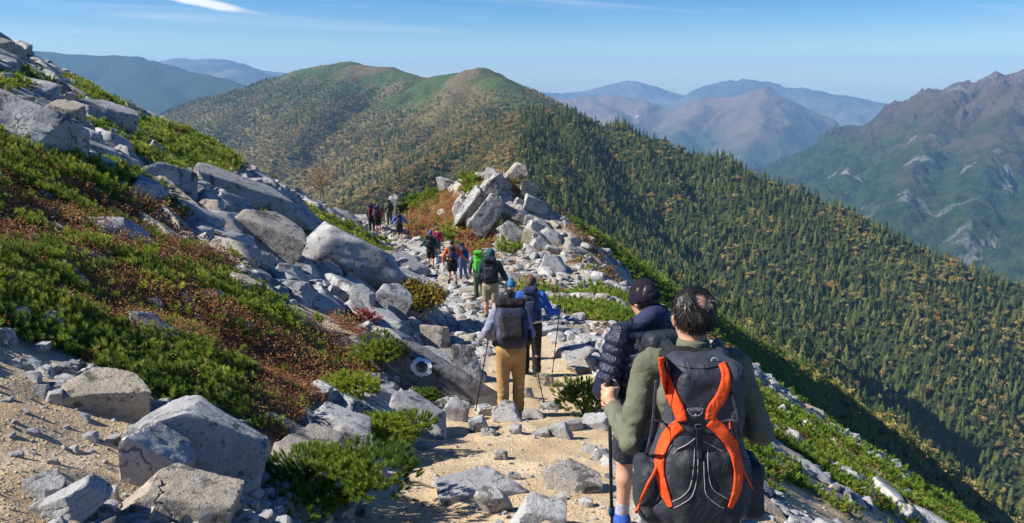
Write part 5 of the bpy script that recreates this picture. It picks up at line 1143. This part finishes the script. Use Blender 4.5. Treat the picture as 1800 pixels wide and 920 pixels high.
# its pack, built piece by piece
def big_pack():
    root = empty('backpack', b1, R(2)); tag(root, 'charcoal backpack with bright orange straps and silver piping worn over an olive top', 'backpack'); h = .0085
    ln = R(6); up = v3(0, math.sin(ln), math.cos(ln)); bk = v3(0, -math.cos(ln), math.sin(ln)); o = v3(-.038, -.255, 1.145); M = np.stack([v3(1, 0, 0), bk, up], 1)
    def loc(P): return (P-o)@M
    lo, hi = o-v3(.32, .34, .42), o+v3(.32, .34, .46); wr = lambda P, a=.006, f=14: a*noise3(P[:, 0]*f, P[:, 1]*f, P[:, 2]*f, 5)+a*.5*noise3(P[:, 0]*f*2.6, P[:, 1]*f*2.6, P[:, 2]*f*2, 6)
    def bag(P):
        Q = loc(P); wz = .66+.40*sstep(.14, -.16, Q[:, 2])-.16*sstep(-.22, -.33, Q[:, 2]); Q2 = Q/np.stack([wz, .5+.5*wz, np.ones(len(Q))], 1); return rbox(Q2, (0, 0, -.02), (.185, .125, .30), .09)*.85+wr(P)
    mb = sdf_part('main_bag', bag, lo, hi, h, K['charcoal'], root)
    def lid(P):
        Q = loc(P); wz = 1-.35*sstep(.10, -.12, Q[:, 2]); Q2 = Q/np.stack([wz, np.ones(len(Q)), np.ones(len(Q))], 1)
        return un([rbox(Q2, (0, .085, .13), (.132, .06, .175), .055)*.8, rbox(Q, (0, .0, .275), (.12, .12, .045), .045)], .05)+wr(P, .005, 18)
    ld = sdf_part('top_lid', lid, lo, hi, h, K['charcoal'], root)
    fp = sdf_part('front_pocket', lambda P: (lambda Q: rbox(Q/np.stack([1.06-.25*sstep(-.05, .06, Q[:, 2])-.12*sstep(-.2, -.3, Q[:, 2]), np.ones(len(Q)), np.ones(len(Q))], 1), (0, .105, -.145), (.125, .062, .165), .055)*.85+wr(P, .005, 16))(loc(P)), lo, hi, h, K['charcoal_dark'], root)
    for s in (-1, 1):
        sdf_part('side_pocket', lambda P, s=s: rbox(loc(P), (s*.185, .0, -.18), (.052, .09, .115), .045)+wr(P, .007, 15), lo, hi, h, K['charcoal_dark'], root)
        V, F = [], []; sh = J1['shL' if s < 0 else 'shR']; a = o+up*.26-bk*.10+v3(s*.085+.03, 0, 0); top = sh*.55+J1['neck']*.45+v3(0, .02, .07); fr = sh*.7+J1['neck']*.3+v3(0, .13, -.10); lw = v3(s*.19, .06, 1.12)
        pts = [q0*(1-t)+q1*t for q0, q1 in zip([a, top, fr], [top, fr, lw]) for t in (0, .34, .67)]+[lw]; tube(V, F, pts, [.024]*len(pts), 8); link('shoulder_strap', mesh_np('shoulder_strap', V, F), K['charcoal_dark'], root)
    V, F = [], []; tube(V, F, [J1['pel']+v3(.19*math.cos(t), .02+.15*math.sin(t), .04) for t in np.linspace(0, 2*math.pi, 29)], [.034]*29, 8); link('hip_belt', mesh_np('hip_belt', V, F), K['charcoal_dark'], root)
    bpy.context.view_layer.update(); surf = [ld, fp, mb]+[c for c in root.children if c.name.startswith('side_pocket')]
    inv = root.matrix_world.inverted()
    def cast(px, py):
        best = None
        for s_ in surf:
            p, n = raycast_obj(s_, px, py)
            if p is not None and (best is None or p.y < best[0].y): best = (p, n)
        if best is None: best = (Vector(at(px, py, b1[1]-.36)), Vector((0, -1, .1)))
        return inv@best[0], inv.to_3x3()@best[1]
    def dense(pts, n=7):
        pts = np.array(pts, float); out = []
        for i in range(len(pts)-1):
            p0, p1, p2, p3 = pts[max(i-1, 0)], pts[i], pts[i+1], pts[min(i+2, len(pts)-1)]
            for t in np.linspace(0, 1, n, endpoint=False): out.append(.5*((2*p1)+(-p0+p2)*t+(2*p0-5*p1+4*p2-p3)*t*t+(-p0+3*p1-3*p2+p3)*t**3))
        out.append(pts[-1]); return np.array(out)
    def ribbon(nm, pts, wid, mat, off=.005, label=None):
        """a webbing band that follows the pack's surface; points and widths as the photograph shows them"""
        pts = np.array([(x, y, w) for (x, y), w in zip(pts, wid)], float); q = dense(pts); V, F = [], []; cols_ = 5
        ys = []
        for i, (x, y, w) in enumerate(q):
            t = q[min(i+1, len(q)-1)][:2]-q[max(i-1, 0)][:2]; t /= np.linalg.norm(t)+1e-9; nn_ = np.array([-t[1], t[0]])
            for c in range(cols_):
                e = (c/(cols_-1)-.5)*w; p, n = cast(x+nn_[0]*e, y+nn_[1]*e); V.append(np.array(p+n*off))
        V = np.array(V); G = V.reshape(len(q), cols_, 3)
        for _ in range(2): G[1:-1] = .5*G[1:-1]+.25*(G[:-2]+G[2:])
        V = G.reshape(-1, 3)
        for i in range(len(q)-1):
            for c in range(cols_-1): a = i*cols_+c; F.append((a, a+1, a+1+cols_, a+cols_))
        o_ = link(nm, mesh_np(nm, V, F), mat, root); sm = o_.modifiers.new('thick', 'SOLIDIFY'); sm.thickness = .004; sm.offset = 0
        if label: o_['label'] = label
        return o_
    OR = K['orange']
    ribbon('compression_strap', [(1163, 628), (1168, 655), (1180, 690), (1194, 720), (1200, 740)], [15, 18, 20, 19, 17], OR)
    ribbon('compression_strap', [(1268, 640), (1276, 662), (1268, 695), (1252, 718), (1247, 738)], [12, 16, 19, 19, 17], OR)
    ribbon('compression_strap', [(1196, 746), (1176, 766), (1163, 795), (1160, 830), (1168, 862), (1180, 892)], [22, 20, 17, 17, 16, 8], OR)
    ribbon('compression_strap', [(1248, 740), (1272, 762), (1288, 790), (1296, 825), (1294, 860), (1282, 892)], [22, 22, 18, 15, 13, 8], OR)
    ribbon('centre_strap', [(1225, 750), (1227, 775), (1230, 808)], [7, 9, 9], K['charcoal_dark'], .006)
    V, F = [], []
    pl = [np.array(cast(x, y)[0])+v3(0, -.006-.02*t, 0) for (x, y), t in zip(dense([(1158, 800), (1150, 825), (1135, 850), (1116, 894)], 4), np.linspace(0, 1, 13))]
    tube(V, F, pl, [.0055]*len(pl), 6); link('loose_strap', mesh_np('loose_strap', V, F), OR, root)
    V, F = [], []; pl = [np.array(cast(x, y)[0])+v3(0, -.004, 0) for x, y in dense([(1292, 770), (1300, 800), (1308, 830), (1322, 858)], 4)]; tube(V, F, pl, [.004]*len(pl), 6); link('loose_strap', mesh_np('loose_strap', V, F), OR, root)
    for pts in ([(1221, 785), (1219, 820), (1213, 855), (1200, 872), (1180, 882)], [(1227, 800), (1225, 840), (1216, 872), (1198, 886), (1184, 893)], [(1237, 810), (1238, 845), (1242, 870), (1262, 888), (1272, 893)], [(1244, 790), (1245, 830), (1252, 858), (1270, 872), (1282, 878)], [(1222, 770), (1206, 782), (1190, 790), (1184, 798)], [(1236, 775), (1255, 785), (1272, 795)]):
        V, F = [], []; pl = [np.array(cast(x, y)[0])+v3(0, -.002, 0) for x, y in dense(pts, 6)]; tube(V, F, pl, [.0013]*len(pl), 5); link('piping', mesh_np('piping', V, F), K['piping'], fp)
    p, n = cast(1226, 748); V, F = [], []; p = np.array(p); tube(V, F, [p+v3(-.010, -.008, .007), p+v3(.010, -.008, .007), p+v3(.010, -.008, -.009), p+v3(-.010, -.008, -.009), p+v3(-.010, -.008, .007)], [.0022]*5, 6); link('buckle', mesh_np('buckle', V, F), M_METAL, root)
    p, n = cast(1256, 634); V, F = [], []; p = np.array(p); tube(V, F, [p+v3(.012*math.cos(t)-.002, -.008, .014*math.sin(t)) for t in np.linspace(.2, 5.2, 14)], [.0018]*14, 5); link('lash_loop', mesh_np('lash_loop', V, F), K['piping'], ld)
    # side webbing, seams, zip pulls and small buckles
    for pts, w_ in (([(1153, 668), (1150, 710), (1146, 752), (1136, 800)], 5), ([(1285, 690), (1296, 730), (1303, 770)], 5), ([(1150, 738), (1166, 741), (1186, 745)], 4), ([(1262, 742), (1284, 738), (1298, 742)], 4)): ribbon('side_webbing', pts, [w_]*len(pts), K['slate'], .004)
    for pts in ([(1180, 640), (1205, 646), (1235, 648), (1262, 644)], [(1200, 744), (1222, 748), (1246, 744)], [(1180, 770), (1200, 763), (1222, 762), (1250, 764), (1276, 774)], [(1126, 812), (1140, 806), (1156, 806)], [(1300, 806), (1318, 808), (1334, 816)]):
        V, F = [], []; pl = [np.array(cast(x, y)[0])+v3(0, -.0015, 0) for x, y in dense(pts, 6)]; tube(V, F, pl, [.0022]*len(pl), 5); link('seam', mesh_np('seam', V, F), K['black'], root)
    for (x_, y_) in ((1164, 748), (1282, 744)):
        V, F = [], []; p = np.array(cast(x_, y_)[0])+v3(0, -.006, 0); tube(V, F, [p+v3(0, 0, .008), p, p+v3(.002, -.002, -.018)], [.002, .0035, .003], 6); link('zip_pull', mesh_np('zip_pull', V, F), K['orange'], root)
        V, F = [], []; p = p+v3(.004, 0, -.026); tube(V, F, [p+v3(-.007, 0, .006), p+v3(.007, 0, .006), p+v3(.007, 0, -.006), p+v3(-.007, 0, -.006), p+v3(-.007, 0, .006)], [.0018]*5, 5); link('buckle', mesh_np('buckle', V, F), M_METAL, root)
    # maker's lettering and bird mark
    tcv = bpy.data.curves.new('lettering', 'FONT'); tcv.body = 'OSPREY'; tcv.size = .0165; tcv.align_x = 'CENTER'; tcv.extrude = .0006; tcv.space_character = 1.08
    to = bpy.data.objects.new('lettering', tcv); COL.objects.link(to); dg = bpy.context.evaluated_depsgraph_get(); me = bpy.data.meshes.new_from_object(to.evaluated_get(dg)); bpy.data.objects.remove(to)
    p, n = cast(1221, 719); z = Vector(n).normalized(); x = Vector((1, 0, 0)); x = (x-z*x.dot(z)).normalized(); y = z.cross(x); arc = .045
    for v in me.vertices: xx, yy = v.co.x, v.co.y; v.co = p+x*xx+y*(yy-.006-3.2*xx*xx)+z*(.007+v.co.z)
    me.materials.clear(); link('lettering', me, K['piping'], ld)
    V, F = [], []; q = [(-.026, -.006), (-.020, -.014), (-.010, -.020), (0, -.017), (.010, -.020), (.020, -.014), (.026, -.006)]
    tube(V, F, [np.array(p+x*a+y*(c_-.004)+z*.007) for a, c_ in q], [.0006, .0012, .0016, .0022, .0016, .0012, .0006], 5); tube(V, F, [np.array(p+x*a+y*c_+z*.007) for a, c_ in ((0, -.016), (0, -.024), (-.003, -.029))], [.0024, .0016, .0006], 5); tube(V, F, [np.array(p+x*a+y*c_+z*.007) for a, c_ in ((0, -.024), (.003, -.029))], [.0014, .0005], 5)
    link('bird_emblem', mesh_np('bird_emblem', V, F), K['piping'], ld)
    # black rain collar bunched over the top
    sdf_part('collar_roll', lambda P: un([ell(P, (-.02, -.10, 1.405), (.13, .085, .035)), ell(P, (-.09, -.03, 1.39), (.06, .07, .03)), ell(P, (.07, -.03, 1.39), (.06, .07, .03))], .03)+.007*noise3(P[:, 0]*24, P[:, 1]*24, P[:, 2]*30, 4), v3(-.24, -.26, 1.30), v3(.22, .12, 1.50), .008, K['black'], root)
big_pack()

# 2: navy puffer, beanie, shorts
b2 = stand(1136, 4.75); b2[2] = float(gz(b2[0], b2[1], False))
r2, J2 = person('person', 'person in a quilted navy down jacket, dark beanie and grey shorts', b2, R(16), dict(J=dict(elL=(-.27, .0, 1.12), wrL=(-.23, .20, 1.0), elR=(.27, .02, 1.12), wrR=(.2, .22, 1.02), knL=(-.1, .10, .5), anL=(-.12, .06, .09)),
    legs=('shorts', K['shorts_grey'], .93), jacket=M_PUFF, puffer=True, bulk=.034, hem=.10, hood=K['navy_hood'], head=('beanie', K['plum'], M_HAIRD), sock=K['sock'], shoe=K['shoe_blue'], look=(-.45, 1, -.25)), vox=.0105, height=1.70, lean=R(6))
pack('plain black backpack on the person in the navy down jacket', b2, R(16), J2, BLACKS, (.27, .46, .17), .014, bottom=-.10)
# 3: tan trousers, big black pack
b3 = stand(898, 9.4); r3, J3 = person('person', 'person in tan trousers and lilac-grey jacket bending under a big dark pack', b3, R(4), dict(J=dict(elL=(-.30, -.02, 1.16), wrL=(-.26, .20, 1.02), elR=(.27, .06, 1.15), wrR=(.25, .30, 1.08), knL=(-.10, .05, .5), knR=(.11, .10, .5), anL=(-.10, -.02, .09), anR=(.11, .12, .09)),
    legs=('long', K['tan']), jacket=K['lilac'], bulk=.026, head=('hair', M_HAIRD), gripL=(-.27, .27, 1.03), gripR=(.26, .36, 1.08), fix=('wrR', 'wrL')), vox=.013, height=1.70, lean=R(38))
pack('large dark backpack on the person in tan trousers', b3, R(4), J3, (K['pack_navy'], K['black'], K['black']), (.42, .56, .26), .013, bottom=-.15)
p = W2(b3, R(4), v3(-.27, .27, 1.03)*.971); t_ = tip((p[0]-.18, p[1]-.35)); pole(p, t_, 'trekking pole trailing at the left side of the person in tan trousers')
p = W2(b3, R(4), v3(.26, .36, 1.08)*.971); q = hit(957, 714); pole(p, tip(q), 'trekking pole planted in the sand beside the person in tan trousers')
# 4: blue jacket, navy pack
b4 = stand(933, 12.2); r4, J4 = person('person', 'brown-haired person in a bright blue jacket holding a pole out to the side', b4, R(-4), dict(J=dict(elR=(.33, .02, 1.14), wrR=(.47, .18, 1.12)), gripR=(.49, .25, 1.13), legs=('long', K['black']), jacket=K['blue'], bulk=.024, head=('hair', M_HAIRB), look=(.2, 1, -.2)), vox=.015, height=1.66, lean=R(8))
pack('slim navy backpack on the person in the bright blue jacket', b4, R(-4), J4, (K['pack_navy'], K['navy_hood'], K['white']), (.27, .54, .20), .015, bottom=-.02)
p = W2(b4, R(-4), v3(.49, .25, 1.13)*.949); q = (p[0]-.12, p[1]-.1); pole(p, tip(q), 'thin trekking pole held out by the person in the bright blue jacket')
# 5: child in a patterned bobble hat
b5 = stand(899, 13.6); r5, J5 = person('person', 'child in a patterned blue and white bobble hat between the taller hikers', b5, R(0), dict(legs=('long', K['black']), jacket=K['navy_hood'], bulk=.024, head=('bobble', knit_mat())), vox=.014, height=1.44)
# 6: teal hood, khaki shorts
b6 = stand(862, 18.2); r6, J6 = person('person', 'person in a teal hooded jacket and khaki shorts leaning on a pole', b6, R(-3), dict(J=dict(elR=(.31, .02, 1.16), wrR=(.36, .20, 1.02), anR=(.11, -.12, .12), knR=(.11, .0, .5)), gripR=(.37, .26, 1.02), legs=('shorts', K['khaki'], .88), jacket=K['teal_dark'], bulk=.03, hem=-.02, undershirt=K['turquoise'], head=('hoodup', K['teal']), sock=K['slate'], shoe=K['boot']), vox=.018, height=1.78, lean=R(6))
pack('black backpack on the person in the teal hooded jacket', b6, R(-3), J6, BLACKS, (.34, .56, .22), .018, bottom=.0)
p = W2(b6, R(-3), v3(.37, .26, 1.02)*1.017); pole(p, tip((p[0]-.12, p[1]-.2)), 'dark trekking pole of the person in the teal hooded jacket', thick=.011)
# 7: green pack
b7 = stand(842, 25.5); r7, J7 = person('person', 'person in a grey jacket and green trousers ahead of the teal hood', b7, R(0), dict(legs=('long', K['green_trouser']), jacket=K['slate'], bulk=.028, head=('hair', M_HAIRB), J=dict(elL=(-.29, -.02, 1.14), wrL=(-.30, .02, .9))), vox=.024, height=1.76)
pack('tall bright green backpack on the person in the grey jacket', b7, 0, J7, (K['green'], K['green'], K['black']), (.33, .66, .24), .022, bottom=.08)
# 8: orange jacket
b8 = stand(795, 30); r8, J8 = person('person', 'person in an orange jacket and black shorts with arms held out', b8, R(8), dict(J=dict(elL=(-.33, -.02, 1.15), wrL=(-.34, .06, .9), elR=(.36, .02, 1.18), wrR=(.52, .1, 1.02), anL=(-.13, .1, .12), anR=(.13, -.12, .09)), legs=('shorts', K['black'], .9), jacket=cloth('orange_jacket', (.62, .10, .015), (.7, .14, .02)), bulk=.026, head=('cap', K['charcoal'], M_HAIRD), shoe=K['black'], sock=K['charcoal']), vox=.026, height=1.78, lean=R(8))
pack('small navy daypack on the person in the orange jacket', b8, R(8), J8, (K['pack_navy'], K['pack_navy'], K['black']), (.27, .46, .17), .024)
# 9: blue jacket, jeans, bending
b9 = stand(814, 31.5); r9, J9 = person('person', 'person in a blue jacket and jeans stooping beside the orange jacket', b9, R(20), dict(legs=('long', K['jeans']), jacket=K['blue'], bulk=.026, head=('hair', M_HAIRD)), vox=.027, height=1.62, lean=R(52))
pack('dark blue daypack on the stooping person in jeans', b9, R(20), J9, (K['navy_hood'], K['pack_navy'], K['black']), (.27, .44, .17), .026)
# 10: blue hat, green jacket
b10 = stand(757, 34); r10, J10 = person('person', 'person in a blue knit hat, dark green jacket and black shorts', b10, R(-10), dict(J=dict(elL=(-.34, .03, 1.16), wrL=(-.50, .2, 1.02)), legs=('shorts', K['black'], .95), jacket=K['dgreen'], bulk=.026, head=('beanie', K['blue_hat'], M_HAIRD), shoe=K['boot'], sock=K['slate']), vox=.027, height=1.74, lean=R(5))
pack('black backpack on the person in the blue knit hat', b10, R(-10), J10, BLACKS, (.34, .54, .24), .026)
# 11: mostly hidden behind the last
b11 = stand(769, 38); r11, J11 = person('person', 'person in dark clothes half hidden beside the blue knit hat', b11, 0, dict(legs=('long', K['slate']), jacket=K['maroon'], bulk=.026, head=('hair', M_HAIRD)), vox=.03, height=1.45)
# 12: blue jacket and two poles
b12 = stand(702, 44); r12, J12 = person('person', 'person in a blue jacket and black shorts walking with two poles', b12, 0, dict(J=dict(elL=(-.36, .0, 1.16), wrL=(-.46, .18, 1.04), elR=(.36, 0, 1.16), wrR=(.46, .18, 1.04)), gripL=(-.46, .25, 1.04), gripR=(.46, .25, 1.04), legs=('shorts', K['black'], .95), jacket=K['blue'], bulk=.026, head=('hair', M_HAIRB), shoe=K['black']), vox=.03, height=1.74, lean=R(10))
pack('narrow black daypack with a red patch on the two-pole walker', b12, 0, J12, (K['black'], K['charcoal'], K['black']), (.27, .5, .18), .028)
for s in (-1, 1): p = W2(b12, 0, v3(s*.46, .25, 1.04)); pole(p, tip((p[0]+s*.05, p[1]-.1)), 'pale trekking pole of the two-pole walker in blue', thick=.014, group='poles of the two-pole walker')
# 13, 14: the pair
b13 = stand(653, 47.5); r13, J13 = person('person', 'person in dark clothes with a maroon pack walking next to a navy pack', b13, R(4), dict(legs=('long', K['black']), jacket=K['slate'], bulk=.026, head=('cap', K['charcoal'], M_HAIRD)), vox=.03, height=1.80)
pack('maroon and black backpack on the left of the far pair', b13, R(4), J13, (K['maroon'], K['black'], K['black']), (.34, .58, .22), .028, bottom=.04)
b14 = stand(664, 46.5); r14, J14 = person('person', 'person in black shorts and a pale sun hat with a navy pack', b14, R(-4), dict(legs=('shorts', K['black'], .97), jacket=K['redc'], bulk=.024, head=('cap', K['light_hat'], M_HAIRB), shoe=K['black']), vox=.03, height=1.76)
pack('round navy backpack on the person in the pale sun hat', b14, R(-4), J14, (K['pack_navy'], K['navy_hood'], K['black']), (.36, .6, .24), .028, bottom=.05)
# 15: farther still
b15 = stand(684, 50); r15, J15 = person('person', 'person in green and brown clothes stepping down behind the boulders', b15, R(10), dict(legs=('long', K['camo']), jacket=K['camo'], bulk=.026, head=('hair', M_HAIRD)), vox=.03, height=1.7, lean=R(28))
pack('dark green backpack on the stepping-down person', b15, R(10), J15, (K['green_trouser'], K['black'], K['black']), (.33, .5, .22), .028)
# ------------------------------------------------------------------ the air
hz = NT('haze'); hz.t.nodes.remove(hz.b)
pv = hz.n('ShaderNodeVolumePrincipled'); pv.inputs['Color'].default_value = (.32, .61, 1.0, 1); pv.inputs['Density'].default_value = 6.8e-5
pv.inputs['Anisotropy'].default_value = 0.0
hz.t.links.new(pv.outputs[0], hz.out.inputs['Volume'])
bm = bmesh.new(); bmesh.ops.create_cube(bm, size=1.0)
for v in bm.verts: v.co = Vector((v.co.x*36000, 6500+v.co.y*20000, (-2000 if v.co.z < 0 else 300)))
me = bpy.data.meshes.new('haze'); bm.to_mesh(me); bm.free()
tag(link('haze', me, hz.m), kind='stuff')
